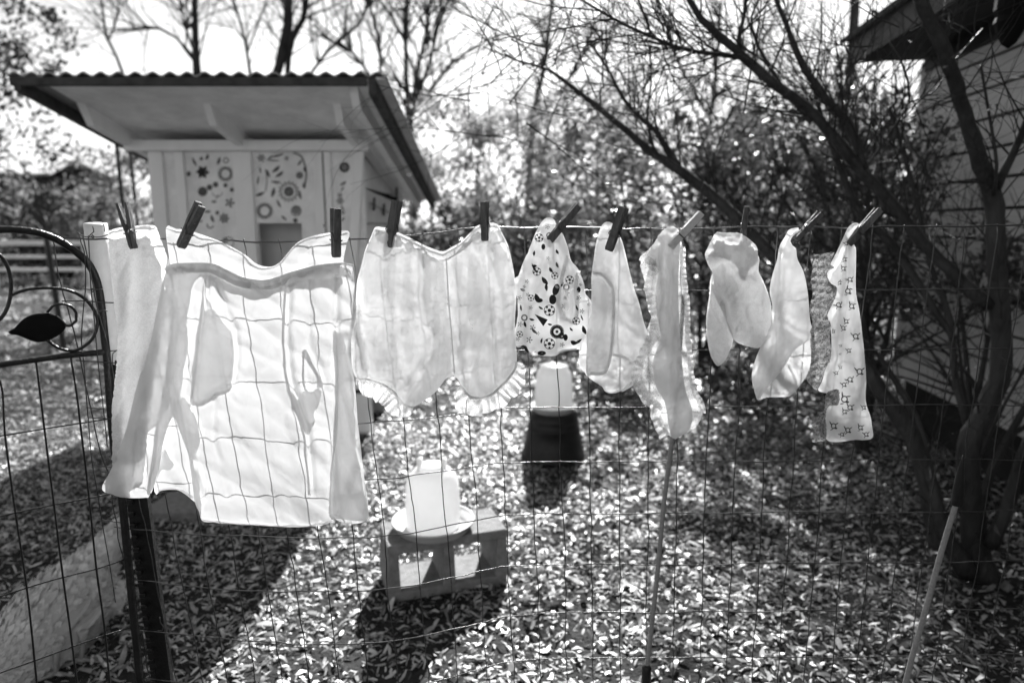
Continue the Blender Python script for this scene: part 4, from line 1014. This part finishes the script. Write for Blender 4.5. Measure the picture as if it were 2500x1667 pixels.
# folded-over layers: cloth doubled on itself, hanging between the two panels
gm = G(.015, nz=.004, bulge=.004, bw=20, seed=5)
cloth('fold', conv([(575, 400), (585, 520), (650, 580), (700, 660), (712, 750), (700, 870), (660, 915), (610, 930), (570, 960), (510, 965), (520, 850), (540, 650), (562, 480)], *A_), gm, M['sheer_fold'], slip, own_edge=True)
cloth('fold', conv([(420, 915), (505, 960), (502, 985), (540, 1050), (552, 1130), (530, 1200), (556, 1290), (561, 1380), (548, 1480), (522, 1420), (492, 1240), (470, 1170), (425, 1050), (416, 980)], *A_), gm, M['sheer_fold'], slip, own_edge=True)
cloth('fold', conv([(962, 890), (1000, 905), (1060, 905), (1102, 890), (1092, 950), (1066, 1000), (1070, 1042), (1042, 1070), (1010, 1020), (975, 955)], *A_), gm, M['sheer_fold'], slip, own_edge=True)
cloth('fold', conv([(1160, 620), (1200, 640), (1245, 900), (1262, 1150), (1285, 1300), (1298, 1505), (1150, 1500), (1140, 1300), (1165, 1100), (1170, 850)], *A_), gm, M['sheer_fold'], slip, own_edge=True)
cloth('fold', conv([(384, 395), (430, 500), (440, 620), (425, 800), (410, 960), (370, 1040), (300, 1110), (250, 1250), (220, 1400), (120, 1372), (160, 1230), (230, 1020), (290, 800), (350, 560)], *A_), gm, M['sheer_fold'], slip, own_edge=True)
cloth('fold', conv([(372, 1190), (400, 1230), (420, 1260), (395, 1285), (365, 1280), (340, 1330), (312, 1390), (320, 1300)], *A_), gm, M['sheer_fold'], slip, own_edge=True)
band('strap', conv([(1022, 715), (1035, 735), (1070, 785), (1092, 840), (1092, 885)], *A_), 12, M['band'], slip, .019, 9, .0004, .002)
band('strap', conv([(1022, 725), (1022, 860), (1045, 905), (1090, 885)], *A_), 5, M['band'], slip, .018, 9, .0004, .0015)
band('strap', conv([(940, 450), (933, 640), (948, 850), (975, 940), (1005, 1020), (1030, 1130), (1048, 1370)], *A_), 8, M['sheer_fold'], slip, .0185, 12, .0004, .002)
band('waistband', conv([(386, 385), (420, 366), (500, 362), (590, 366), (650, 392), (720, 425), (800, 440), (850, 438), (900, 425), (960, 403), (1080, 372), (1190, 362), (1232, 372)], *A_), 25, M['band'], slip, .026, 5.5, .0011, .0045)
band('hem', conv([(552, 1506), (600, 1512), (700, 1521), (800, 1526), (900, 1532), (1000, 1533), (1080, 1527), (1122, 1516)], *A_), 6, M['sheer_fold'], slip, .024, 30, .0005, .0015)
band('hem', conv([(345, 1382), (362, 1370), (430, 1367), (470, 1385), (508, 1408)], *A_), 6, M['sheer_fold'], slip, .010, 30, .0005, .0015)

# ---- bloomers
bl = garment('bloomers', 'white cotton bloomers with elastic waist and lace frilled legs', 'bloomers', 1060, 600)
bo = [(250, 262), (290, 262), (330, 266), (375, 285), (420, 304), (500, 344), (570, 379), (620, 399), (682, 416), (740, 388), (800, 354), (850, 303), (900, 254), (930, 240), (970, 234), (1005, 232), (1032, 242), (1062, 300), (1100, 380), (1125, 470), (1140, 560), (1150, 700), (1143, 850), (1150, 1000), (1155, 1105), (1138, 1160), (1090, 1222), (1040, 1270), (1000, 1308), (940, 1330), (880, 1333), (840, 1312), (810, 1265), (770, 1208), (735, 1190), (700, 1215), (640, 1295), (580, 1340), (520, 1382), (480, 1392), (440, 1376), (400, 1330), (370, 1290), (310, 1250), (240, 1222), (190, 1212), (130, 1207), (108, 1150), (96, 1060), (100, 950), (122, 800), (135, 600), (160, 500), (190, 400), (222, 325)]
gB = G(.016, folds=[(conv([(560, 420), (560, 600), (535, 690), (570, 860), (625, 930), (600, 1060), (500, 1200), (440, 1290)], *B_), .013, 10), (conv([(700, 470), (715, 700), (730, 900), (755, 1180)], *B_), -.012, 9), (conv([(1000, 400), (1000, 640), (990, 850), (1015, 1040), (1010, 1240)], *B_), .012, 8),
    (conv([(990, 850), (930, 960), (880, 1100)], *B_), .008, 8), (conv([(150, 620), (160, 900), (215, 1190)], *B_), -.012, 9), (conv([(120, 900), (165, 1060), (190, 1190)], *B_), .009, 8), (conv([(330, 420), (260, 650)], *B_), .006, 20), (conv([(860, 430), (850, 700), (850, 900)], *B_), -.008, 22), (conv([(885, 1130), (760, 1190), (640, 1290)], *B_), .008, 10), (conv([(520, 1000), (460, 1180)], *B_), -.008, 14), (conv([(980, 420), (960, 360)], *B_), .006, 8)],
    pleat=[(.0012, 13, .05, 5.0), (.004, 62, .02, 7.0)], nz=.007, bulge=.012, bw=26, seed=8, wr=.004)
gBb = G(.007, folds=[(conv([(860, 430), (850, 1100)], *B_), -.003, 30)], nz=.006, bulge=0, seed=9)
bob = [(x, y-14 if y < 450 else y) for x, y in bo]
cloth('back_panel', conv(bob, *B_), gBb, M['back_cloth'], bl, res=8)
cloth('front_panel', conv(bo, *B_), gB, M['crinkle'], bl, res=6)
gq = G(.011, nz=.003, bulge=.002, bw=12, seed=10)
cloth('fold', conv([(870, 400), (950, 440), (995, 620), (1003, 720), (998, 850), (1000, 1000), (1015, 1200), (1010, 1270), (900, 1320), (840, 1290), (800, 1220), (880, 1140), (870, 1100), (920, 980), (860, 900), (840, 700), (850, 500)], *B_), gq, M['jersey_fold'], bl, own_edge=True)
cloth('fold', conv([(600, 1060), (640, 930), (720, 900), (745, 1100), (755, 1185), (700, 1215), (640, 1290), (520, 1380), (440, 1370), (500, 1220)], *B_), gq, M['jersey_fold'], bl, own_edge=True)
band('waistband', conv([(252, 285), (330, 292), (375, 308), (420, 328), (500, 366), (570, 402), (620, 422), (690, 440), (740, 415), (800, 378), (850, 332), (900, 282), (935, 262)], *B_), 17, M['band'], bl, lambda p: .026, 4.6, .0013, .004)
band('seam', conv([(704, 445), (718, 700), (735, 900), (757, 1185)], *B_), 3.5, M['crinkle'], bl, .033, 4, .0006, .0014)
band('button', conv([(985, 262), (1010, 255), (1028, 270)], *B_), 12, M['lace'], bl, .03, 4, .002, .003)
band('leg_elastic', conv([(130, 1213), (190, 1216), (240, 1228), (310, 1256), (370, 1298), (410, 1345), (450, 1384), (495, 1396)], *B_), 6, M['band'], bl, .020, 3.6, .0012, .002)
band('leg_elastic', conv([(800, 1262), (840, 1314), (880, 1334), (940, 1331), (1000, 1309), (1040, 1271), (1090, 1223), (1138, 1160), (1155, 1105)], *B_), 6, M['band'], bl, .020, 3.6, .0012, .002)
frill('lace_frill', conv([(128, 1212), (190, 1216), (240, 1228), (310, 1256), (370, 1298), (410, 1345), (450, 1384), (495, 1396)], *B_), 40, M['lace'], bl, .018, seed=1)
frill('lace_frill', conv([(1155, 1105), (1138, 1160), (1090, 1223), (1040, 1271), (1000, 1309), (940, 1331), (880, 1334), (840, 1314), (800, 1262)][::-1], *B_), 38, M['lace'], bl, .018, seed=2)

# ---- printed briefs
pb = garment('printed_briefs', 'white briefs printed with dark round and triangular motifs', 'briefs', 1350, 560)
po = [(250, 152), (280, 165), (295, 205), (330, 250), (360, 330), (380, 410), (422, 460), (462, 560), (466, 610), (500, 650), (505, 700), (492, 800), (470, 870), (450, 915), (440, 945), (380, 950), (320, 965), (290, 988), (240, 992), (190, 986), (165, 960), (135, 972), (110, 930), (80, 922), (40, 925), (40, 850), (55, 780), (65, 680), (45, 600), (42, 520), (62, 508), (90, 430), (130, 340), (170, 240), (212, 170)]
gP = G(.014, folds=[(conv([(250, 300), (210, 480), (120, 700), (90, 900)], *C_c), .009, 9), (conv([(250, 300), (300, 560), (330, 760)], *C_c), .009, 10), (conv([(300, 300), (400, 560), (400, 780)], *C_c), .010, 9), (conv([(360, 480), (350, 700)], *C_c), -.012, 12), (conv([(190, 240), (130, 480), (80, 640)], *C_c), .007, 9), (conv([(240, 450), (220, 640)], *C_c), -.006, 12)], nz=.004, bulge=.007, bw=22, seed=12)
cloth('front_panel', conv(po, *C_c), gP, M['jersey'], pb, res=5)
cloth('back_panel', conv([(x+4, y+3) for x, y in po], *C_c), G(.006, nz=.003, bulge=0, seed=13), M['back_cloth'], pb, res=9)
frill('leg_ruffle', conv([(350, 380), (310, 540), (292, 660), (330, 760), (390, 800)], *C_c), -9, M['jersey'], pb, .026, lam=11, amp=.003, seed=3, taper=False)
frill('leg_ruffle', conv([(390, 800), (410, 700), (400, 560), (420, 470)], *C_c), 9, M['jersey'], pb, .026, lam=11, amp=.003, seed=4, taper=False)
gq = G(.011, nz=.002, bulge=.0, seed=14)
cloth('fold', conv([(345, 400), (400, 520), (405, 700), (385, 795), (330, 750), (295, 660), (312, 540)], *C_c), gq, M['jersey_fold'], pb, own_edge=True)
cloth('fold', conv([(62, 520), (130, 500), (140, 700), (95, 915), (42, 920), (60, 760)], *C_c), gq, M['jersey_fold'], pb, own_edge=True)
pr = gP.proj(.0012); D = Decal(lambda L: pr([(C_c[0]+x/C_c[2], C_c[1]+y/C_c[2]) for x, y in L])); D2 = Decal(D.p)
def ballm(x, y, r):
    D.ring(x, y, r*.93, r*.12, 18); D.disc(x, y, r*.34, n=6)
    for i in range(5):
        a = 1.256*i+.3; D.disc(x+r*.72*math.cos(a), y+r*.72*math.sin(a), r*.22, n=6)
ballm(252, 716, 34); ballm(252, 918, 34); ballm(176, 480, 26); ballm(190, 275, 26); ballm(375, 530, 26)
D.poly([(162, 738), (215, 812), (242, 772)]); D.ring(298, 845, 32, 22, 18); D.disc(298, 845, 9); D.ring(325, 870, 14, 12)
D.disc(272, 650, 22, 30); D.disc(292, 590, 20, 36, ang=.3); D.leaf(225, 535, 60, 34, .9); D.leaf(180, 640, 60, 40, 1.1); D.disc(190, 655, 22, 14); D.leaf(235, 575, 50, 24, 1.5); D.leaf(262, 470, 40, 24, 1.)
D.leaf(110, 950, 62, 22, 1.0); D.disc(205, 975, 26, 14); D.leaf(400, 910, 44, 36, .4); D.leaf(425, 905, 60, 22, -.6); D.leaf(465, 835, 60, 32, 1.2); D.leaf(385, 830, 30, 16, .8); D.leaf(160, 445, 34, 22, 0)
for (x, y, r) in ((150, 820, 20), (182, 855, 13), (130, 895, 22), (100, 572, 12), (138, 700, 14), (115, 540, 14), (450, 720, 16), (490, 680, 12), (245, 400, 14), (330, 925, 16), (70, 640, 16), (75, 800, 18), (60, 890, 14), (360, 610, 16), (340, 690, 18), (430, 640, 16), (120, 620, 14), (240, 210, 16), (440, 560, 12)): D2.star(x, y, r, 5)
D.leaf(90, 590, 34, 18, .4); ballm(140, 640, 20); ballm(72, 860, 20); D.leaf(105, 800, 40, 22, 1.3); ballm(415, 780, 24); D.leaf(350, 640, 30, 18, 1.0); D.leaf(330, 560, 36, 16, 2.); D.disc(430, 590, 12, 18); D.leaf(300, 360, 34, 20, 1.1); D.disc(215, 330, 12, 18); D.leaf(160, 370, 34, 18, 1.7); D.disc(350, 880, 14, 20); D.leaf(255, 800, 30, 16, .2); D.leaf(205, 900, 36, 16, 1.8); D.leaf(145, 770, 34, 18, .3); ballm(285, 505, 22); D.leaf(200, 700, 34, 16, .6)
D2.leaf(160, 840, 50, 22, .8); D2.ring(100, 760, 16, 8); D2.leaf(300, 440, 40, 20, 1.2); D2.ring(355, 575, 16, 8); D2.leaf(80, 700, 40, 16, 1.4); D2.leaf(420, 700, 40, 16, 1.2); D2.ring(250, 260, 14, 7)
D.leaf(160, 460, 70, 16, 1.1); D.leaf(450, 760, 40, 12, 1.2); D.leaf(120, 360, 40, 14, 1.9)
n1 = len(D.mb.f); b0 = len(D.mb.v); D.mb.v += D2.mb.v; D.mb.f += [tuple(i+b0 for i in f) for f in D2.mb.f]
o = D.build('printed_motifs', M['ink'], pb); o.data.materials.append(M['ink_mid'])
for i_, p_ in enumerate(o.data.polygons): p_.material_index = 1 if i_ >= n1 else 0
band('waist_seam', conv([(180, 985), (240, 988), (290, 984), (330, 962), (420, 950)], *C_c), 4, M['band'], pb, .02, 9, .0003, .0012)

# ---- plain briefs with bound leg
wb = garment('briefs', 'plain white briefs with a bound leg opening, hanging next to the printed pair', 'briefs', 1490, 560)
wo = [(600, 178), (632, 186), (650, 215), (690, 285), (712, 360), (740, 480), (770, 590), (800, 680), (830, 800), (862, 872), (872, 905), (850, 960), (825, 1010), (822, 1060), (785, 1100), (780, 1150), (745, 1182), (690, 1205), (640, 1220), (600, 1213), (572, 1178), (520, 1145), (478, 1112), (465, 1090), (437, 1060), (432, 1000), (436, 930), (460, 880), (490, 800), (505, 700), (508, 560), (511, 480), (530, 340), (546, 260), (570, 200)]
gW = G(.015, folds=[(conv([(515, 490), (560, 495), (595, 520), (636, 585), (640, 700), (638, 850), (620, 1000), (590, 1085)], *C_c), .010, 6), (conv([(660, 300), (655, 500), (650, 700)], *C_c), -.006, 12), (conv([(560, 560), (570, 760), (540, 900), (470, 1020)], *C_c), .007, 9), (conv([(480, 1010), (530, 1030), (590, 990)], *C_c), .006, 6), (conv([(720, 500), (760, 800)], *C_c), .006, 14), (conv([(640, 985), (730, 1010), (820, 1055)], *C_c), .006, 5)], nz=.005, bulge=.007, bw=22, seed=15)
cloth('front_panel', conv([p for p in wo[:18]]+[(820, 1052), (730, 1015), (635, 985), (615, 1040), (590, 1090), (560, 1100), (520, 1102), (475, 1095)]+wo[28:], *C_c), gW, M['jersey'], wb, res=6)
cloth('back_panel', conv(wo, *C_c), G(.006, nz=.003, bulge=0, seed=16), M['back_cloth'], wb, res=8)
band('leg_binding', conv([(515, 488), (560, 494), (595, 520), (634, 582), (641, 700), (638, 850), (620, 1000), (596, 1078), (560, 1098), (500, 1098)], *C_c), 8, M['jersey'], wb, .028, 40, .0002, .002)
band('leg_binding', conv([(632, 985), (680, 992), (730, 1010), (822, 1058)], *C_c), 7, M['jersey'], wb, .022, 40, .0002, .002)
band('leg_binding', conv([(585, 1180), (600, 1203), (640, 1210), (690, 1195), (745, 1172), (775, 1145)], *C_c), 7, M['jersey'], wb, .006, 40, .0002, .002)
gq = G(.011, nz=.002, bulge=.0, seed=17)
cloth('fold', conv([(512, 500), (590, 520), (632, 600), (636, 850), (615, 1000), (580, 1090), (480, 1085), (440, 1040), (440, 940), (500, 800), (510, 640)], *C_c), gq, M['jersey_fold'], wb, own_edge=True)

# ---- lace trimmed camisole
cm = garment('lace_camisole', 'white camisole with wide lace edges hanging long above the leaning rod', 'camisole', 1660, 560)
lo = [(985, 208), (1030, 220), (1046, 260), (1060, 330), (1064, 430), (1080, 570), (1094, 700), (1098, 850), (1110, 1000), (1116, 1100), (1140, 1210), (1185, 1295), (1185, 1340), (1160, 1400), (1100, 1450), (1050, 1475), (1020, 1495), (990, 1482), (960, 1440), (938, 1400), (908, 1360), (928, 1285), (885, 1268), (820, 1215), (785, 1140), (800, 1080), (830, 1000), (850, 930), (845, 840), (868, 760), (856, 650), (825, 520), (803, 400), (850, 350), (900, 290), (940, 230)]
gL = G(.016, folds=[(conv([(1000, 240), (990, 500), (1000, 800), (985, 1100), (1000, 1300)], *C_c), .012, 10), (conv([(930, 300), (915, 450), (940, 600), (900, 860)], *C_c), .010, 8), (conv([(960, 400), (960, 1000)], *C_c), -.010, 9), (conv([(1040, 400), (1050, 900), (1060, 1150)], *C_c), .009, 8), (conv([(860, 905), (940, 900), (960, 915), (900, 980)], *C_c), .008, 5), (conv([(1035, 1010), (1050, 1060), (1080, 1140)], *C_c), .008, 6)], nz=.006, bulge=.006, bw=18, seed=18)
inner = [(985, 210), (1032, 222), (1046, 270), (1040, 430), (1035, 600), (1045, 850), (1060, 1050), (1080, 1200), (1120, 1330), (1100, 1440), (1020, 1492), (990, 1478), (975, 1400), (950, 1270), (900, 1180), (880, 1050), (900, 960), (930, 880), (905, 740), (895, 600), (915, 480), (880, 420), (850, 380), (880, 320), (940, 232)]
cloth('body_cloth', conv(inner, *C_c), gL, M['jersey'], cm, res=6)
cloth('back_panel', conv(inner, *C_c), G(.008, nz=.003, bulge=0, seed=19), M['back_cloth'], cm, res=9)
cloth('lace_panel', conv(lo, *C_c), G(.006, nz=.006, bulge=0, seed=20), M['lace'], cm, res=6, edge=1.2)
frill('lace_edge', conv([(1043, 330), (1045, 430), (1058, 570), (1072, 700), (1075, 850), (1088, 1000), (1096, 1100), (1118, 1210), (1160, 1290), (1165, 1340)], *C_c), -13, M['lace'], cm, .020, lam=13, amp=.004, seed=5, taper=False)
frill('lace_edge', conv([(915, 400), (920, 480), (895, 560), (915, 700), (930, 820), (880, 940), (830, 1050), (815, 1120), (860, 1220), (935, 1290), (930, 1350), (985, 1470)], *C_c), 24, M['lace'], cm, .024, lam=15, amp=.005, seed=6, taper=False)
frill('lace_edge', conv([(845, 380), (880, 400), (915, 420), (920, 500)], *C_c), 16, M['lace'], cm, .024, lam=15, amp=.005, seed=7, taper=False)

# ---- terry socks pair
def sock(outline, label, off, th, folds, seed, cx_, cy_):
    e = garment('sock', label, 'sock', cx_, cy_, 'pair of white terry socks')
    gg = G(off, folds=folds, nz=.003, bulge=th, bw=30, seed=seed)
    cloth('sock_front', conv(outline, *D_), gg, M['terry_soft'], e, res=5, edge=.5)
    g2 = G(off-.004, nz=.0, bulge=0, seed=seed+1)
    cloth('sock_back', conv(outline, *D_), g2, M['terry_soft'], e, res=8)
    return e, gg
so2 = [(210, 600), (180, 630), (165, 700), (150, 620), (128, 620), (112, 720), (108, 790), (118, 900), (132, 965), (160, 1024), (188, 1035), (222, 1000), (250, 942), (268, 880), (262, 800), (235, 700)]
so2 = [(150, 480), (126, 620), (112, 720), (108, 790), (118, 900), (132, 965), (160, 1024), (188, 1035), (222, 1000), (252, 940), (270, 880), (270, 800), (280, 700), (280, 500)]
sock(so2, 'terry sock hanging behind with its toe pointing down at the left', .004, .008, [], 22, 1740, 700)
e, gg = sock([(165, 242), (205, 240), (250, 242), (300, 242), (345, 264), (378, 290), (406, 320), (416, 370), (426, 400), (422, 470), (445, 520), (470, 580), (491, 650), (501, 735), (496, 800), (462, 880), (430, 926), (385, 926), (300, 900), (262, 860), (235, 800), (210, 720), (170, 640), (140, 560), (147, 485), (118, 430), (100, 370), (118, 330), (132, 300)],
    'terry sock hanging in front with a folded cuff under the upright peg', .016, .014,
    [(conv([(120, 400), (200, 390), (290, 440), (320, 500), (400, 520)], *D_), .012, 9), (conv([(150, 340), (250, 300), (330, 320)], *D_), .008, 9), (conv([(260, 420), (200, 420), (150, 450)], *D_), -.012, 10), (conv([(385, 380), (360, 460), (300, 500)], *D_), .007, 7), (conv([(300, 660), (420, 650)], *D_), -.004, 6), (conv([(215, 660), (220, 760), (260, 850)], *D_), -.012, 7)], 24, 1800, 600)
cloth('cuff', conv([(165, 242), (205, 240), (300, 242), (345, 264), (406, 320), (418, 380), (410, 420), (360, 470), (340, 525), (310, 510), (290, 440), (220, 395), (150, 390), (108, 372), (118, 330), (135, 298)], *D_), gg, M['terry_soft'], e, res=5, extra=.007, edge=.5)

# ---- second pair of cotton briefs
cb = garment('briefs', 'plain white cotton briefs hanging in a narrow twist right of the socks', 'briefs', 1940, 600)
co_ = [(660, 210), (635, 212), (600, 226), (577, 268), (556, 300), (541, 340), (532, 400), (502, 500), (488, 590), (504, 690), (480, 800), (442, 900), (402, 1000), (380, 1100), (398, 1190), (420, 1240), (470, 1225), (540, 1224), (600, 1220), (640, 1190), (700, 1110), (730, 1050), (736, 950), (742, 850), (728, 750), (716, 600), (692, 480), (655, 400), (645, 335), (625, 318), (612, 292), (626, 262), (664, 228)]
gC = G(.014, folds=[(conv([(560, 360), (552, 480), (545, 700), (545, 800), (500, 1000), (440, 1200)], *D_), .011, 8), (conv([(600, 380), (565, 470), (560, 560)], *D_), .008, 6), (conv([(545, 760), (640, 830), (730, 860), (640, 930), (560, 1040), (470, 1160), (420, 1230)], *D_), .009, 7), (conv([(640, 500), (650, 760)], *D_), .006, 16), (conv([(600, 1010), (630, 1080), (645, 1160)], *D_), .007, 6)], nz=.005, bulge=.007, bw=20, seed=27)
fr = [(660, 210), (635, 212), (600, 226), (577, 268), (556, 300), (541, 340), (532, 400), (502, 500), (488, 590), (504, 690), (480, 800), (442, 900), (402, 1000), (380, 1100), (398, 1190), (420, 1240), (470, 1170), (560, 1060), (640, 940), (742, 860), (728, 750), (716, 600), (692, 480), (655, 400), (645, 335), (625, 318), (612, 292), (626, 262), (664, 228)]
cloth('front_panel', conv(fr, *D_), gC, M['jersey'], cb, res=6)
cloth('back_panel', conv(co_, *D_), G(.006, nz=.003, bulge=0, seed=28), M['back_cloth'], cb, res=8)
band('seam', conv([(598, 1010), (612, 1040), (632, 1090), (644, 1170)], *D_), 7, M['band'], cb, .004, 40, .0002, .002)
band('waist_edge', conv([(470, 1218), (540, 1215), (600, 1210), (636, 1186)], *D_), 6, M['jersey'], cb, .004, 40, .0002, .002)
gq = G(.010, nz=.002, bulge=.0, seed=29)
cloth('fold', conv([(548, 780), (640, 830), (728, 858), (640, 932), (560, 1045), (430, 1225), (392, 1150), (420, 1010), (500, 860)], *D_), gq, M['jersey_fold'], cb, own_edge=True)

# ---- printed top with dark lace
pt = garment('blouse', 'white blouse with small dark prints and frilly dark lace, rightmost on the fence', 'blouse', 2090, 600)
to = [(1000, 180), (960, 205), (932, 260), (905, 320), (880, 370), (845, 440), (830, 500), (852, 543), (890, 570), (875, 640), (832, 735), (850, 800), (856, 950), (820, 1060), (800, 1130), (778, 1182), (830, 1200), (850, 1195), (825, 1280), (816, 1400), (832, 1480), (900, 1490), (1000, 1478), (1050, 1480), (1101, 1465), (1098, 1400), (1088, 1340), (1060, 1250), (1062, 1130), (1055, 1000), (1040, 850), (1020, 700), (1000, 580), (1000, 330), (972, 300), (1012, 230), (1022, 192)]
gT = G(.015, folds=[(conv([(985, 200), (930, 330), (880, 450)], *D_), .008, 9), (conv([(965, 320), (940, 600), (910, 850), (900, 1180)], *D_), .013, 8), (conv([(990, 500), (985, 900), (1010, 1200)], *D_), .007, 12), (conv([(930, 900), (900, 1190)], *D_), -.008, 8), (conv([(865, 700), (880, 1000)], *D_), .006, 9)], nz=.004, bulge=.006, bw=18, seed=31)
cloth('front_panel', conv(to, *D_), gT, M['jersey'], pt, res=6)
cloth('back_panel', conv([(x+3, y) for x, y in to], *D_), G(.006, nz=.003, bulge=0, seed=32), M['back_cloth'], pt, res=9)
lz = [(748, 372), (800, 368), (872, 360), (850, 425), (872, 450), (832, 480), (850, 540), (884, 565), (886, 612), (850, 690), (832, 730), (852, 790), (848, 860), (858, 950), (845, 1010), (820, 1062), (800, 1120), (772, 1178), (738, 1158), (708, 1108), (730, 1040), (736, 960), (730, 850), (742, 780), (726, 700), (745, 600), (732, 520), (742, 450), (732, 400)]
gz_ = G(.024, nz=.004, bulge=.004, bw=10, pleat=[(.0022, 21, 1.3, 14), (.0015, 13, .7, 12)], seed=33)
cloth('lace_frill', conv(lz, *D_), gz_, M['dark_lace'], pt, res=4, edge=.7)
lz2 = [(832, 1195), (900, 1180), (898, 1268), (860, 1272), (832, 1290), (822, 1350), (828, 1400), (824, 1475), (785, 1488), (748, 1492), (738, 1465), (752, 1430), (740, 1390), (762, 1350), (790, 1330), (815, 1290), (820, 1250)]
cloth('lace_frill', conv(lz2, *D_), gz_, M['dark_lace'], pt, res=4, edge=.7, own_edge=True)
pr2 = gT.proj(.0012); D = Decal(lambda L: pr2([(D_[0]+x/D_[2], D_[1]+y/D_[2]) for x, y in L])); rs = random.Random(8)
def sprig(x, y, r, a):
    D.ring(x, y, r*.5, r*.22, 10); D.leaf(x-r*.8*math.cos(a), y-r*.8*math.sin(a), r*1.3, r*.35, a+.3); D.leaf(x+r*.7, y-r*.5, r*.9, r*.3, a-1.2); D.disc(x+r*.5, y+r*.5, r*.3, r*.2); D.leaf(x-r*.4, y+r*.8, r*.8, r*.25, a+1.9)
for (x, y, r, a) in ((968, 520, 20, .2), (955, 590, 24, 1.2), (900, 672, 22, .1), (978, 680, 22, .9), (928, 455, 18, 1.2), (935, 400, 16, 1.6), (945, 770, 18, .6), (928, 810, 18, .9), (1002, 860, 24, .4), (868, 830, 12, 1.4), (960, 945, 16, .5), (912, 915, 9, .3), (910, 965, 7, .3), (910, 1045, 11, .4), (885, 1078, 14, .4), (1025, 1070, 26, .7), (968, 1118, 22, .2), (932, 1148, 18, .5), (935, 1235, 30, 1.2), (968, 1285, 22, .6), (935, 1310, 18, 1.1), (1050, 1285, 16, .8), (870, 1395, 24, .9), (955, 1420, 22, .4), (920, 1445, 16, .2), (1030, 1405, 20, .9), (1065, 1445, 18, .4), (905, 540, 14, 1.8), (945, 305, 14, .3)):
    sprig(x, y, r*1.15, a+rs.uniform(-.3, .3))
D.build('small_prints', M['ink_mid'], pt)

# ================================================================== CLOTHES PEGS
def make_peg(mat, mm=M['wire']):
    e = bpy.data.objects.new('clothes_peg', None); col.objects.link(e); e.empty_display_size = .02
    L = .074; w = .0058
    for sy in (1, -1):
        m = MB(); vs = []
        prof_ = [(-L*.5, .0004, .0042), (-L*.44, .0008, .0055), (-L*.12, .0010, .0062), (-L*.06, .0026, .0062), (0, .0014, .0072), (L*.06, .0012, .0078), (L*.5, .0048, .0090)]
        for z, a, b in prof_:
            for x, y in ((-w, a), (w, a), (w, b), (-w, b)): vs.append((x*(1 if abs(z) < L*.49 else .9), sy*y, z))
        fs = []
        for i in range(len(prof_)-1):
            for k in range(4):
                j = (k+1) % 4; q = (i*4+k, i*4+j, i*4+4+j, i*4+4+k); fs.append(q if sy > 0 else q[::-1])
        fs += [(3, 2, 1, 0), tuple(len(prof_)*4-4+k for k in range(4))]
        m.add(vs, fs); o = m.build('wooden_half', mat, None); o.parent = e
    m = MB()
    hel = [(-w*1.1+2.2*w*i/48, .0026*math.cos(i*.9), .0026*math.sin(i*.9)) for i in range(49)]
    m.tube(hel, .0009, 5)
    for sy in (1, -1): m.tube([(w*1.15*sy, 0, 0), (w*1.2*sy, sy*.006, -.006), (w*1.2*sy, sy*.0076, -.010), (w*.9*sy, sy*.0078, -.0115), (-w*.9*sy, sy*.0078, -.0115), (-w*1.2*sy, sy*.0076, -.010)], .0010, 5)
    o = m.build('spring', mm, None, True); o.parent = e
    return e
dark, light = make_peg(M['peg']), make_peg(M['peg_light'])
dark.hide_render = False
used = {'d': False, 'l': False}
pegs = [((299, 495), (328, 607), 62, 'd', 'dark wooden peg seen edge on, pinning the terry towel'),
        ((489, 499), (441, 603), 28, 'd', 'dark wooden peg tilted right, pinning the left corner of the sheer slip'),
        ((819, 509), (821, 628), 24, 'd', 'dark upright wooden peg pinning the right corner of the sheer slip'),
        ((970, 490), (949, 604), -28, 'd', 'dark wooden peg on the left side of the bloomers waistband'),
        ((1183, 492), (1184, 588), -22, 'd', 'dark wooden peg on the right side of the bloomers waistband'),
        ((1412, 501), (1341, 588), 12, 'd', 'brown wooden peg slanting right over the printed briefs'),
        ((1524, 506), (1486, 612), -26, 'd', 'dark wooden peg on the plain briefs beside the printed pair'),
        ((1712, 520), (1636, 604), 8, 'l', 'pale bare wooden peg slanting over the lace camisole'),
        ((1823, 504), (1812, 585), 4, 'd', 'dark upright wooden peg holding the terry socks'),
        ((2003, 520), (1942, 585), 30, 'd', 'dark wooden peg slanting right at the top of the twisted cotton briefs'),
        ((2145, 512), (2070, 597), 20, 'd', 'black wooden peg on the rightmost printed top')]
for a, b, roll, kd, lab in pegs:
    proto = dark if kd == 'd' else light
    off = .031
    if lab.startswith('dark upright wooden peg holding'): off = .014
    P0, P1 = FN(a[0], a[1], off), FN(b[0], b[1], off)
    if used[kd]: e = copy_tree(proto)
    else: e = proto; used[kd] = True
    zax = (P0-P1); Lp = zax.length; zax.normalize(); c = (P0+P1)/2
    tow = (CAM-c).normalized(); yax = (tow-zax*tow.dot(zax)).normalized(); xax = yax.cross(zax)
    rot = Matrix((xax, yax, zax)).transposed().to_4x4() @ Matrix.Rotation(R(roll), 4, 'Z')
    e.matrix_world = Matrix.Translation(c) @ rot @ Matrix.Diagonal((Lp/.074, Lp/.074, Lp/.074, 1))
    tag(e, lab, 'clothes peg', 'wooden pegs along the wire fence')
